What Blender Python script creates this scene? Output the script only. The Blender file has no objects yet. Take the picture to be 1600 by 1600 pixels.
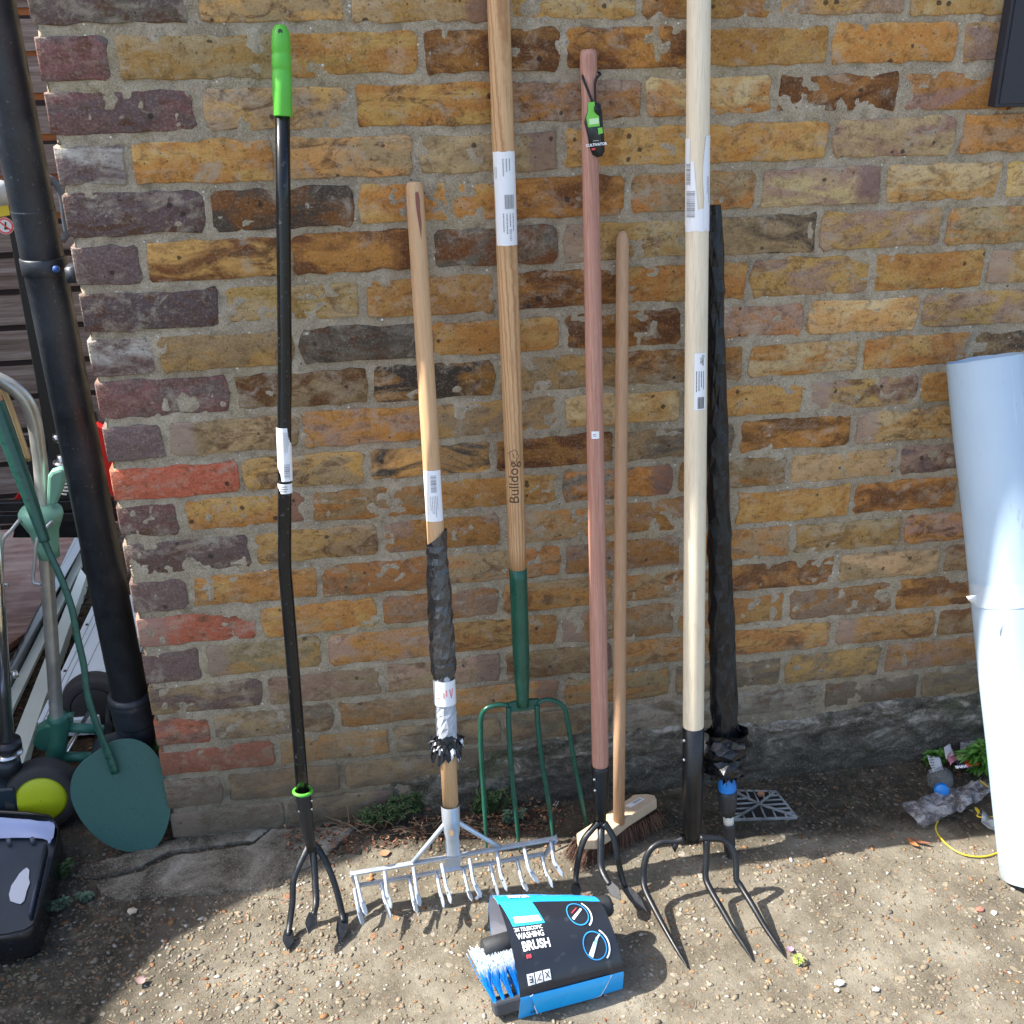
import bpy, bmesh, math, random
import numpy as np
from mathutils import Vector, Matrix, noise as mn

random.seed(7); RNG = np.random.default_rng(11)
S = bpy.context.scene
COL = S.collection
R_ = math.radians

# ------------------------------------------------------------------ camera
CAM_F, CAM_P, YAW, PITCH, ROLL = 1769.928, Vector((0.3968, -1.8786, 1.5526)), 0.1586, 0.4334, -0.0129
cy_, sy_, cp_, sp_ = math.cos(YAW), math.sin(YAW), math.cos(PITCH), math.sin(PITCH)
_f = Vector((sy_*cp_, cy_*cp_, -sp_)); _r = Vector((cy_, -sy_, 0)); _u = _r.cross(_f)
CR = _r*math.cos(ROLL) + _u*math.sin(ROLL); CU = _u*math.cos(ROLL) - _r*math.sin(ROLL); CF = _f
cam = bpy.data.cameras.new('camera'); camo = bpy.data.objects.new('camera', cam); COL.objects.link(camo)
cam.sensor_width = 36; cam.sensor_height = 36; cam.sensor_fit = 'HORIZONTAL'; cam.lens = 36*CAM_F/1600
cam.clip_start = 0.05; cam.clip_end = 500
camo.matrix_world = Matrix(((CR.x, CU.x, -CF.x, CAM_P.x), (CR.y, CU.y, -CF.y, CAM_P.y), (CR.z, CU.z, -CF.z, CAM_P.z), (0, 0, 0, 1)))
S.camera = camo

# ------------------------------------------------------------------ light
SUN = Vector((-0.90, 0.145, 1.0)).normalized()          # towards the sun
el = math.asin(SUN.z); az = math.atan2(SUN.x, SUN.y)
w = bpy.data.worlds.new('World'); S.world = w; w.use_nodes = True
wn = w.node_tree; bg = wn.nodes['Background']
sky = wn.nodes.new('ShaderNodeTexSky'); sky.sky_type = 'NISHITA'; sky.sun_disc = False
sky.sun_elevation = el; sky.sun_rotation = az; sky.air_density = 1.0; sky.dust_density = 2.5; sky.ozone_density = 1.0
wn.links.new(sky.outputs[0], bg.inputs[0]); bg.inputs[1].default_value = 0.125
sl = bpy.data.lights.new('sun', 'SUN'); sl.energy = 3.9; sl.angle = R_(0.5); sl.color = (1, 0.955, 0.88)
so = bpy.data.objects.new('sun', sl); COL.objects.link(so); so.rotation_euler = SUN.to_track_quat('Z', 'Y').to_euler()
S.view_settings.view_transform = 'Standard'; S.view_settings.look = 'None'
S.view_settings.gamma = 1; S.view_settings.use_curve_mapping = False; S.view_settings.exposure = 1.60
S.render.engine = 'CYCLES'
S.cycles.max_bounces = 6; S.cycles.diffuse_bounces = 3; S.cycles.glossy_bounces = 3; S.cycles.transmission_bounces = 4

# ------------------------------------------------------------------ picking real-space points along known planes
def ray(q): return (CR*((q[0]-800)/CAM_F) + CU*((800-q[1])/CAM_F) + CF)
def pl(q, n, d):
    D = ray(q); n = Vector(n); return CAM_P + D*((d - CAM_P.dot(n))/D.dot(n))
def Yp(q, y=0.0): return pl(q, (0, 1, 0), y)
def Zp(q, z=0.0): return pl(q, (0, 0, 1), z)
def Lp(q, a, k): return pl(q, (0, 1, -k), a)            # plane y = a + k z

# ------------------------------------------------------------------ mesh helpers
def mk(name, verts, faces, mat, parent=None, local=False, smooth=True, attr=None, kind=None):
    if parent is not None and not local:
        inv = parent.matrix_world.inverted()
        verts = [inv @ Vector(v) for v in verts]
    me = bpy.data.meshes.new(name)
    me.from_pydata([tuple(v) for v in verts], [], faces)
    if smooth: me.polygons.foreach_set('use_smooth', [True]*len(me.polygons))
    me.materials.append(mat)
    if attr is not None:
        ca = me.color_attributes.new('tint', 'FLOAT_COLOR', 'POINT')
        ca.data.foreach_set('color', np.asarray(attr, dtype=np.float32).reshape(-1))
    me.update()
    o = bpy.data.objects.new(name, me); COL.objects.link(o)
    if parent is not None: o.parent = parent
    if kind: o['kind'] = kind
    return o
def sub(name, verts, faces, mat, part, **k):              # sub-part: same frame as its part
    o = mk(name, verts, faces, mat, None, **k)
    if part.parent is not None or not k.get('local'):
        pass
    return o
def tag(o, label, cat, group=None, kind=None):
    o['label'] = label
    if cat: o['category'] = cat
    if group: o['group'] = group
    if kind: o['kind'] = kind
    return o
def thing(name, label, cat, loc=(0, 0, 0), axis=None, group=None):
    o = bpy.data.objects.new(name, None); COL.objects.link(o); o.empty_display_size = .05
    M = Matrix.Translation(Vector(loc))
    if axis is not None:
        z = Vector(axis).normalized(); f = (CAM_P - Vector(loc)); f = (f - z*f.dot(z)).normalized()   # towards camera
        y = -f; x = y.cross(z).normalized()
        M = Matrix(((x.x, y.x, z.x, loc[0]), (x.y, y.y, z.y, loc[1]), (x.z, y.z, z.z, loc[2]), (0, 0, 0, 1)))
    o.matrix_world = M
    tag(o, label, cat, group); return o
class MB:
    def __init__(s): s.v = []; s.f = []; s.c = []
    def add(s, v, f, c=None):
        n = len(s.v); s.v += [Vector(p) for p in v]; s.f += [tuple(i+n for i in q) for q in f]
        if c is not None: s.c += [c]*len(v)
        return s
def fr(d):
    d = d.normalized(); a = Vector((0, 0, 1)) if abs(d.z) < .9 else Vector((0, -1, 0))
    x = d.cross(a).normalized(); return x, x.cross(d).normalized()
def crom(P, n=6):
    P = [Vector(p) for p in P]; out = []
    Q = [P[0]*2-P[1]] + P + [P[-1]*2-P[-2]]
    for i in range(1, len(Q)-2):
        a, b, c, d = Q[i-1:i+3]
        for k in range(n):
            t = k/n
            out.append(.5*((2*b) + (c-a)*t + (2*a-5*b+4*c-d)*t*t + (3*b-a-3*c+d)*t*t*t))
    out.append(P[-1]); return out
def tube(P, r, seg=12, smooth=0, flat=1.0, cap=True, side=None, mb=None):
    """round bar along P; r number or list; flat squashes it along the second axis"""
    if isinstance(r, (int, float)): r = [r]*len(P)
    if smooth:
        n0 = len(P); P = crom(P, smooth)
        r = [r[min(i//smooth, n0-1)]*(1-(i % smooth)/smooth) + r[min(i//smooth+1, n0-1)]*((i % smooth)/smooth) for i in range(len(P))]
    P = [Vector(p) for p in P]; mb = mb or MB(); v = []; f = []
    x = None
    for i, p in enumerate(P):
        d = (P[min(i+1, len(P)-1)] - P[max(i-1, 0)]).normalized()
        if x is None:
            x, y = fr(d)
            if side is not None: x = Vector(side); x = (x-d*x.dot(d)).normalized(); y = x.cross(d)
        else: x = (x - d*x.dot(d)).normalized(); y = x.cross(d)
        for k in range(seg):
            a = 2*math.pi*k/seg; v.append(p + x*math.cos(a)*r[i] + y*math.sin(a)*r[i]*flat)
    n = len(P)
    for i in range(n-1):
        for k in range(seg):
            k2 = (k+1) % seg; f.append((i*seg+k, i*seg+k2, (i+1)*seg+k2, (i+1)*seg+k))
    if cap:
        f.append(tuple(range(seg))[::-1]); f.append(tuple((n-1)*seg+k for k in range(seg)))
    mb.add(v, f); return mb
def shift(mb, d):
    mb.v = [v+d for v in mb.v]; return mb
def lathe(prof, seg=24, cap=True, wob=None, z0=0, cx=None):
    """prof: list of (z, r) about local z; wob(z, a) -> dr"""
    v = []; f = []
    for z, r in prof:
        ox = cx(z) if cx else 0
        for k in range(seg):
            a = 2*math.pi*k/seg; rr = r + (wob(z, a) if wob else 0)
            v.append(Vector((ox+rr*math.cos(a), rr*math.sin(a), z)))
    n = len(prof)
    for i in range(n-1):
        for k in range(seg):
            k2 = (k+1) % seg; f.append((i*seg+k, i*seg+k2, (i+1)*seg+k2, (i+1)*seg+k))
    if cap: f.append(tuple(range(seg))[::-1]); f.append(tuple((n-1)*seg+k for k in range(seg)))
    return MB().add(v, f)
def box(mb, c, h, M=None, bev=0.0):
    c = Vector(c); v = []
    for sx in (-1, 1):
        for sy in (-1, 1):
            for sz in (-1, 1):
                p = Vector((sx*h[0], sy*h[1], sz*h[2])); p = (M @ p) if M else p; v.append(c+p)
    return mb.add(v, [(0, 1, 3, 2), (4, 6, 7, 5), (0, 4, 5, 1), (2, 3, 7, 6), (0, 2, 6, 4), (1, 5, 7, 3)])
def prism(outline, off):
    """outline: world points (planar ring), off: Vector thickness"""
    n = len(outline); A = [Vector(p) for p in outline]; B = [p+off for p in A]
    f = [tuple(range(n)), tuple(range(2*n-1, n-1, -1))] + [(i, i+n, (i+1) % n+n, (i+1) % n) for i in range(n)]
    return MB().add(A+B, f)
def put(name, mb, mat, parent=None, bev=0, **k):
    o = mk(name, mb.v, mb.f, mat, parent, **k)
    if bev:
        m = o.modifiers.new('bevel', 'BEVEL'); m.width = bev; m.segments = 2; m.limit_method = 'ANGLE'; m.angle_limit = R_(35)
        try: o.data.polygons.foreach_set('use_smooth', [False]*len(o.data.polygons))
        except Exception: pass
    bm = bmesh.new(); bm.from_mesh(o.data); bmesh.ops.recalc_face_normals(bm, faces=bm.faces); bm.to_mesh(o.data); bm.free()
    return o
def putsub(name, mb, mat, part, **k):                      # sub-part; local coords of the part's thing
    o = put(name, mb, mat, None, **k)
    if not k.get('local'):
        inv = part.matrix_world.inverted() if part.parent is None else (part.parent.matrix_world).inverted()
        for v in o.data.vertices: v.co = inv @ v.co
    o.parent = part
    return o
_NG = {}
def vnoise(x, y, s, seed):
    """smooth value noise on numpy arrays, period-free lattice of size s"""
    if seed not in _NG: _NG[seed] = np.random.default_rng(seed).random((512, 512))
    g = _NG[seed]
    X = x/s+200.3; Y = y/s+200.7; xi = np.floor(X).astype(int); yi = np.floor(Y).astype(int)
    u = X-xi; v = Y-yi; u = u*u*(3-2*u); v = v*v*(3-2*v); xi %= 511; yi %= 511
    return (g[yi, xi]*(1-u)+g[yi, xi+1]*u)*(1-v)+(g[yi+1, xi]*(1-u)+g[yi+1, xi+1]*u)*v - .5

# ------------------------------------------------------------------ materials
class NT:
    def __init__(s, name, rough=.6, metal=0., spec=.5, base=None):
        s.m = bpy.data.materials.new(name); s.m.use_nodes = True; s.t = s.m.node_tree
        s.b = s.t.nodes['Principled BSDF']; s.b.inputs['Roughness'].default_value = rough
        s.b.inputs['Metallic'].default_value = metal; s.b.inputs['Specular IOR Level'].default_value = spec
        if base: s.b.inputs['Base Color'].default_value = (*base, 1)
        s._o = None
    def n(s, t, ins=None, **a):
        x = s.t.nodes.new('ShaderNode'+t)
        for k, v in a.items(): setattr(x, k, v)
        for k, v in (ins or {}).items():
            if hasattr(v, 'is_output'): s.t.links.new(v, x.inputs[k])
            else: x.inputs[k].default_value = v
        return x
    def obj(s):
        if not s._o: s._o = s.n('TexCoord').outputs['Object']
        return s._o
    def pos(s): return s.n('NewGeometry').outputs['Position']
    def mapv(s, v, sc=(1, 1, 1), loc=(0, 0, 0), rot=(0, 0, 0)):
        return s.n('Mapping', {0: v, 1: loc, 2: rot, 3: sc}).outputs[0]
    def noise(s, v, sc, det=4, rough=.55, dist=0, col=False):
        x = s.n('TexNoise', {'Vector': v, 'Scale': sc, 'Detail': det, 'Roughness': rough, 'Distortion': dist}); return x.outputs[1 if col else 0]
    def vor(s, v, sc, feat='F1', out=0, rnd=1.0):
        x = s.n('TexVoronoi', feature=feat); s.t.links.new(v, x.inputs['Vector']); x.inputs['Scale'].default_value = sc
        x.inputs['Randomness'].default_value = rnd; return x.outputs[out]
    def vor2(s, v, sc, rnd=1.0):
        x = s.n('TexVoronoi', feature='F1'); s.t.links.new(v, x.inputs['Vector']); x.inputs['Scale'].default_value = sc
        x.inputs['Randomness'].default_value = rnd; return x.outputs[0], s.n('SeparateColor', {0: x.outputs[1]}).outputs
    def ramp(s, f, stops, interp='LINEAR'):
        x = s.n('ValToRGB', {0: f}); cr = x.color_ramp; cr.interpolation = interp
        while len(cr.elements) < len(stops): cr.elements.new(.5)
        for e, (p, c) in zip(cr.elements, stops):
            e.position = p; e.color = (*c, 1) if hasattr(c, '__len__') else (c, c, c, 1)
        return x.outputs[0]
    def mix(s, f, a, b, mode='MIX'):
        x = s.n('Mix', data_type='RGBA', blend_type=mode)
        for i, v in ((0, f), (6, a), (7, b)):
            if hasattr(v, 'is_output'): s.t.links.new(v, x.inputs[i])
            else: x.inputs[i].default_value = v if i == 0 else (*v, 1)
        return x.outputs[2]
    def math(s, op, a, b=0., c=None, clamp=False):
        x = s.n('Math', operation=op, use_clamp=clamp)
        for i, v in ((0, a), (1, b), (2, c)):
            if v is None: continue
            if hasattr(v, 'is_output'): s.t.links.new(v, x.inputs[i])
            else: x.inputs[i].default_value = v
        return x.outputs[0]
    def mapr(s, v, a, b, c=0., d=1.):
        return s.n('MapRange', {0: v, 1: a, 2: b, 3: c, 4: d}).outputs[0]
    def sep(s, v): return s.n('SeparateXYZ', {0: v}).outputs
    def bump(s, h, st=.3, dist=.001, nrm=None):
        x = s.n('Bump', {'Height': h, 'Strength': st, 'Distance': dist})
        if nrm is not None: s.t.links.new(nrm, x.inputs['Normal'])
        return x.outputs[0]
    def out(s, col=None, rough=None, nrm=None, alpha=None, metal=None):
        for k, v in (('Base Color', col), ('Roughness', rough), ('Normal', nrm), ('Alpha', alpha), ('Metallic', metal)):
            if v is None: continue
            if hasattr(v, 'is_output'): s.t.links.new(v, s.b.inputs[k])
            elif k == 'Base Color': s.b.inputs[k].default_value = (*v, 1)
            else: s.b.inputs[k].default_value = v
        return s.m

def m_plain(name, col, rough=.5, metal=0., var=.12, bump=.15, sc=60, spec=.5):
    """painted / plastic / metal surface with faint mottling and scuffs"""
    a = NT(name, rough, metal, spec); o = a.obj()
    n1 = a.noise(o, sc*.25, 5, .6); n2 = a.noise(o, sc*3, 3)
    c = a.mix(a.mapr(n1, .3, .7), tuple(x*(1-var) for x in col), tuple(min(1, x*(1+var)) for x in col))
    c = a.mix(a.mapr(n2, .62, .8, 0, var), c, tuple(min(1, x*.5+.25) for x in col))
    r = a.mapr(n1, .3, .7, max(.05, rough-.08), min(1, rough+.12))
    return a.out(c, r, a.bump(n2, bump, .0004))
def m_wood(name, light, dark, sc=1., rough=.55, contrast=.5, fleck=None):
    a = NT(name, rough, 0, .35); o = a.obj(); L = a.n('ObjectInfo').outputs['Random']
    off = a.n('CombineXYZ', {0: a.math('MULTIPLY', L, 9.), 1: a.math('MULTIPLY', L, 5.), 2: a.math('MULTIPLY', L, 3.)}).outputs[0]
    o2 = a.n('VectorMath', {0: o, 1: off}, operation='ADD').outputs[0]
    big = a.noise(a.mapv(o2, (90*sc, 90*sc, 2.6*sc)), 1., 4, .6, .8)
    wv = a.n('TexWave', {'Vector': a.mapv(o, (1, 1, 1), (.022, .013, 0), (.022, -.014, 0)), 'Scale': 75*sc, 'Distortion': 1.6, 'Detail': 2, 'Detail Scale': .8}, wave_type='RINGS', rings_direction='Z').outputs[1]
    wv = a.math('POWER', wv, 2.2)
    fine = a.noise(a.mapv(o2, (900, 900, 22)), 1., 3, .6)
    f = a.math('ADD', a.math('MULTIPLY', wv, contrast), a.math('MULTIPLY', big, 1-contrast))
    c = a.mix(a.mapr(f, .25, .8), light, dark)
    c = a.mix(a.mapr(fine, .50, .70, 0, .55), c, tuple(x*.62 for x in dark))
    gm = a.noise(a.mapv(o2, (30, 30, 7)), 1., 5, .7); c = a.mix(a.mapr(gm, .55, .72, 0, .35), c, tuple(x*.55 for x in dark))
    big2 = a.noise(o2, 4., 2); c = a.mix(a.mapr(big2, .4, .7, 0, .25), c, tuple(x*.75 for x in light))
    if fleck: c = a.mix(a.mapr(a.noise(a.mapv(o2, (260, 260, 9)), 1., 4, .7), .55, .7, 0, .5), c, fleck)
    return a.out(c, a.mapr(fine, .3, .7, rough-.08, rough+.1), a.bump(fine, .2, .0005))
def m_print(name, col, rough=.5): return NT(name, rough, base=col).m

# bricks: object colour = main colour, custom 'second' = patch colour
def m_brick():
    a = NT('brick', .9, 0, .25); P = a.pos(); info = a.n('ObjectInfo'); rnd = info.outputs['Random']
    off = a.n('CombineXYZ', {0: a.math('MULTIPLY', rnd, 31.), 1: a.math('MULTIPLY', rnd, 17.), 2: a.math('MULTIPLY', rnd, 23.)}).outputs[0]
    o = a.n('VectorMath', {0: P, 1: off}, operation='ADD').outputs[0]
    sec = a.n('Attribute', attribute_type='OBJECT', attribute_name='second').outputs['Color']
    c1 = info.outputs['Color']
    st = a.mapv(o, (1, 1, 2.1))
    big = a.noise(st, 9., 3, .62, .9); med = a.noise(st, 30., 5, .68, .8); fine = a.noise(o, 260., 3, .7)
    c = a.mix(a.mapr(big, .42, .58), c1, sec)
    # burnt orange-brown bands and pale chalky scum
    darkm = a.mapr(a.noise(st, 14., 4, .7, 1.6), .51, .63, 0, .85)
    c = a.mix(a.math('MULTIPLY', darkm, a.mapr(rnd, .25, .8, .25, 1.15)), c, a.mix(.78, c, (.10, .040, .018)))
    pale = a.math('MULTIPLY', a.mapr(a.noise(a.mapv(o, (1, 1, 1.6), (3, 7, 1)), 20., 4, .7, .6), .52, .63, 0, .7), a.mapr(a.math('FRACT', a.math('MULTIPLY', rnd, 7.3)), .1, .9, .1, 1.1))
    c = a.mix(pale, c, a.mix(.5, c, (.50, .42, .32)))
    c = a.mix(a.mapr(med, .4, .75, 0, .38), c, a.mix(.5, c, (.13, .075, .04)))
    c = a.mix(a.mapr(fine, .52, .68, 0, .42), c, a.mix(.5, c, (.60, .48, .34)))
    c = a.mix(a.mapr(fine, .47, .30, 0, .55), c, a.mix(.6, c, (.06, .035, .02)))
    blot = a.noise(a.mapv(o, (1, 1, 1.2), (2, 5, 8)), 55., 5, .75); c = a.mix(a.mapr(blot, .52, .64, 0, .7), c, a.mix(.66, c, (.07, .035, .018)))
    # mortar smears lapping over faces
    sm = a.noise(a.mapv(o, (1, 1, 1.3), (9, 1, 4)), 15., 6, .74, .4)
    smm = a.mapr(sm, .56, .67, 0, .66); c = a.mix(smm, c, (.38, .335, .265))
    ox = a.sep(a.obj())[0]; r2 = a.math('FRACT', a.math('MULTIPLY', rnd, 13.7)); r3 = a.math('FRACT', a.math('MULTIPLY', rnd, 29.3))
    ed = a.math('MULTIPLY', a.math('SUBTRACT', r2, .5), 2.); sg = a.math('SIGN', ed); pos_ = a.math('ADD', a.math('MULTIPLY', ox, sg), a.math('MULTIPLY', a.math('SUBTRACT', med, .5), .03))
    em = a.math('MULTIPLY', a.mapr(pos_, .060, .072, 0, .6), a.mapr(r3, .86, .88, 0, 1)); c = a.mix(em, c, a.mix(a.mapr(r2, .3, .7), (.34, .255, .215), (.17, .095, .095)))
    # round pits and iron spots
    pn = a.n('VectorMath', {0: o, 1: a.mapv(a.noise(o, 90., 2, .5, 0, True), (.006, .006, .006))}, operation='ADD').outputs[0]
    d, cs = a.vor2(pn, 55.)
    rad = a.mapr(cs[0], .80, 1., -.04, .27)
    pit = a.mapr(a.math('SUBTRACT', d, rad), -.03, .03, 1., 0.)
    d2, cs2 = a.vor2(o, 190.)
    pit2 = a.mapr(a.math('SUBTRACT', d2, a.mapr(cs2[0], .80, 1., -.06, .34)), -.05, .05, 1., 0.)
    pit = a.math('MAXIMUM', pit, a.math('MULTIPLY', pit2, .8))
    c = a.mix(a.math('MULTIPLY', pit, .8), c, (.035, .026, .022))
    # cracks
    cr = a.vor(a.n('VectorMath', {0: o, 1: a.mapv(a.noise(o, 40., 3, .6, 0, True), (.03, .03, .02))}, operation='ADD').outputs[0], 16., 'DISTANCE_TO_EDGE')
    crm = a.math('MULTIPLY', a.mapr(cr, 0., .014, 1., 0.), a.mapr(a.noise(o, 12., 2), .54, .66))
    c = a.mix(a.math('MULTIPLY', crm, .6), c, (.05, .035, .025))
    # white lime splashes & rising damp grime near the foot of the wall
    ls = a.mapr(a.noise(P, 7., 6, .8), .66, .70, 0, .6); c = a.mix(ls, c, (.55, .5, .44))
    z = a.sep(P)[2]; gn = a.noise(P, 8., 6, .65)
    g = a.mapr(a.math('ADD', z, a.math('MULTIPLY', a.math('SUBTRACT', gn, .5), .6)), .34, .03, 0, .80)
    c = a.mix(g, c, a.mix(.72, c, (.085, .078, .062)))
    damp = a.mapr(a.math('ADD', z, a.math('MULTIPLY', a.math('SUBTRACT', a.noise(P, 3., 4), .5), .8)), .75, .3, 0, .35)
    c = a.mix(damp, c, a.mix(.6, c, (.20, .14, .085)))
    h = a.math('ADD', a.math('MULTIPLY', med, .9), a.math('MULTIPLY', fine, .4)); h = a.math('SUBTRACT', h, a.math('MULTIPLY', blot, .6))
    return a.out(c, .92, a.bump(h, .9, .003))
def m_mortar():
    a = NT('mortar', .95, 0, .2); P = a.pos()
    c = a.ramp(a.noise(P, 14., 6, .65), [(.3, (.235, .185, .125)), (.5, (.35, .29, .205)), (.7, (.45, .385, .285))])
    c = a.mix(a.mapr(a.noise(P, 6., 4, .6), .55, .66, 0, .5), c, (.36, .29, .155))
    f = a.noise(P, 420., 4, .7)
    c = a.mix(a.mapr(f, .5, .66, 0, .7), c, (.52, .47, .39)); c = a.mix(a.mapr(f, .46, .30, 0, .75), c, (.11, .085, .06))
    c = a.mix(a.mapr(a.noise(P, 48., 5, .75), .52, .64, 0, .5), c, (.14, .12, .085))
    v, cs = a.vor2(P, 150.)
    gr = a.mapr(a.math('SUBTRACT', v, a.mapr(cs[0], .8, 1., 0, .33)), -.03, .03, 1, 0)
    c = a.mix(gr, c, a.mix(cs[1], (.75, .72, .64), (.10, .08, .065)))
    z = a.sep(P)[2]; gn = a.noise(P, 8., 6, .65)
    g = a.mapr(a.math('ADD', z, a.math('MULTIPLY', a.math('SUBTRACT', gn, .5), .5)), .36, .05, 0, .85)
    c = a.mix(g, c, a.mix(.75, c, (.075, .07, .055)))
    h = a.math('ADD', a.noise(P, 90., 5, .7), a.math('MULTIPLY', f, .5)); h = a.math('ADD', h, a.math('MULTIPLY', gr, .5))
    return a.out(c, .95, a.bump(h, .8, .0022))
def m_render():
    a = NT('cement_render', .95, 0, .2); P = a.pos()
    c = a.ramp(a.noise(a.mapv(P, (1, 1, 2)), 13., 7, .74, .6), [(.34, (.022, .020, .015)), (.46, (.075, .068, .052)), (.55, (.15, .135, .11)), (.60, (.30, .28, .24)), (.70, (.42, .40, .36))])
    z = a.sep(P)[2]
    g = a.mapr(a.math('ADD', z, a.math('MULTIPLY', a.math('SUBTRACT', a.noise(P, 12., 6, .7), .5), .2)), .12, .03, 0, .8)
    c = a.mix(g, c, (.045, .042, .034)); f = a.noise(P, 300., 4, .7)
    c = a.mix(a.mapr(f, .5, .75, 0, .4), c, (.4, .37, .32))
    c = a.mix(a.mapr(a.noise(P, 5., 5, .6), .58, .66, 0, .4), c, (.06, .075, .03))
    return a.out(c, .95, a.bump(a.math('ADD', a.noise(P, 40., 6, .7), a.math('MULTIPLY', f, .4)), .9, .004))
def m_ground():
    a = NT('pebbled_concrete', .93, 0, .25); P = a.pos(); s = a.sep(P)
    w1 = a.n('VectorMath', {0: P, 1: a.mapv(a.noise(P, 60., 2, .5, 0, True), (.012, .012, .0))}, operation='ADD').outputs[0]
    base = a.ramp(a.noise(P, 7., 6, .68), [(.32, (.070, .058, .040)), (.48, (.135, .117, .086)), (.66, (.225, .203, .157))])
    fine = a.noise(P, 330., 5, .7)
    base = a.mix(a.mapr(fine, .5, .75, 0, .6), base, (.30, .27, .215)); base = a.mix(a.mapr(fine, .45, .25, 0, .55), base, (.11, .09, .06))
    # grime and moss bands at wall foot and left, cast shade deepened in colour
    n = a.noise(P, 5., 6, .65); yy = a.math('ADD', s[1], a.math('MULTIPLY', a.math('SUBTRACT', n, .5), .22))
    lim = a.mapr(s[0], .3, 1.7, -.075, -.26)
    dirt_shade = a.mapr(a.math('SUBTRACT', yy, lim), -.03, .03, 0, .93)
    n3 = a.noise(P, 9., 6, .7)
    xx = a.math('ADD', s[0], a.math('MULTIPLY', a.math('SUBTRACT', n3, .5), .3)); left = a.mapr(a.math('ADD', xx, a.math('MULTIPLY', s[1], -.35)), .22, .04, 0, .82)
    dirt_shade = a.math('MAXIMUM', dirt_shade, left)
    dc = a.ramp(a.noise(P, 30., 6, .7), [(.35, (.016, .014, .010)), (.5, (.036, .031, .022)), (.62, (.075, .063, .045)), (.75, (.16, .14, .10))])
    base = a.mix(dirt_shade, base, a.mix(.92, base, dc))
    zone = a.mapr(a.noise(a.mapv(P, (1, 1, 0), (4, 2, 0)), 4.2, 3, .6), .36, .56, .22, 1.)
    c = base; H = a.math('MULTIPLY', fine, .3)
    for sc, lo, rmax, amt in ((230., .10, .46, .62), (115., .25, .50, .75), (60., .55, .46, .8), (36., .86, .36, .85)):
        d, cs = a.vor2(w1, sc)
        rad = a.mapr(cs[0], lo, 1., -.05, rmax)
        m = a.math('MULTIPLY', a.mapr(a.math('SUBTRACT', d, rad), -.05, .03, 1., 0.), zone)
        pc = a.ramp(cs[1], [(0., (.15, .12, .083)), (.18, (.26, .215, .15)), (.40, (.31, .262, .188)), (.52, (.36, .19, .08)), (.60, (.38, .345, .28)), (.74, (.14, .118, .09)), (.86, (.30, .135, .07)), (.92, (.10, .093, .082)), (.96, (.52, .49, .43))], 'CONSTANT')
        pc = a.mix(.35, pc, a.mix(fine, (.2, .15, .1), pc))
        c = a.mix(a.math('MULTIPLY', m, amt), c, pc); H = a.math('ADD', H, a.math('MULTIPLY', m, .5))
    c = a.mix(a.math('MULTIPLY', dirt_shade, .62), c, dc)
    st = a.mapr(a.noise(P, 3.6, 6, .68, .5), .52, .64, 0, .6); c = a.mix(st, c, a.mix(.6, c, (.12, .10, .075)))
    moss = a.mapr(a.noise(P, 11., 5, .7), .60, .68, 0, .5)
    c = a.mix(a.math('MULTIPLY', moss, a.mapr(dirt_shade, .3, .8)), c, (.05, .065, .02))
    H = a.math('ADD', H, a.math('MULTIPLY', a.noise(P, 80., 4, .7), .6))
    return a.out(c, .95, a.bump(H, .9, .003))
def m_apron():
    a = NT('old_cement_apron', .95, 0, .2); P = a.pos(); fine = a.noise(P, 260., 5, .7)
    c = a.ramp(a.noise(P, 9., 8, .7, .4), [(.34, (.022, .018, .012)), (.44, (.085, .072, .054)), (.54, (.18, .16, .125)), (.66, (.32, .295, .245))])
    c = a.mix(a.mapr(fine, .5, .72, 0, .6), c, (.42, .38, .31)); c = a.mix(a.mapr(fine, .45, .25, 0, .6), c, (.05, .04, .03))
    return a.out(c, .95, a.bump(a.math('ADD', a.noise(P, 45., 6, .7), fine), .9, .003))

BR = m_brick(); MO = m_mortar(); RE = m_render(); GR = m_ground(); AP = m_apron()

# text -> flat mesh (x right, y up), cached
TEXTS = {}
def textmesh(s, size, bold=0.0, ext=0):
    if (s, size, bold) in TEXTS: return [v.copy() for v in TEXTS[(s, size, bold)][0]], TEXTS[(s, size, bold)][1]
    cu = bpy.data.curves.new('t', 'FONT'); cu.body = s; cu.size = size; cu.offset = bold; cu.resolution_u = 3
    cu.align_x = 'CENTER'; cu.align_y = 'CENTER'
    to = bpy.data.objects.new('t', cu); COL.objects.link(to); dg = bpy.context.evaluated_depsgraph_get()
    me = bpy.data.meshes.new_from_object(to.evaluated_get(dg)); v = [p.co.copy() for p in me.vertices]; f = [tuple(p.vertices) for p in me.polygons]
    bpy.data.objects.remove(to); bpy.data.curves.remove(cu); bpy.data.meshes.remove(me)
    TEXTS[(s, size, bold)] = (v, f); return [q.copy() for q in v], f
for _a in (('1311702', .0055, .0001), ('Bulldog', .0262, .0001), ('CULTIVATOR', .0056, .0002), ('3 PRONG', .0021, 0), ('Draper', .0062, .0001), ('31.5in', .0045, .0001), ('DRAPER', .0085, .0003), ('2M TELESCOPIC', .0072, .0001), ('WASHING', .0105, .0002), ('BRUSH', .0165, .0005), ('SYS', .0055, .0005), ('DRAPER', .0075, .0002), ('DRAPER', .010, .0012), ('SNAX', .010, .0006)): textmesh(*_a)

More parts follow.
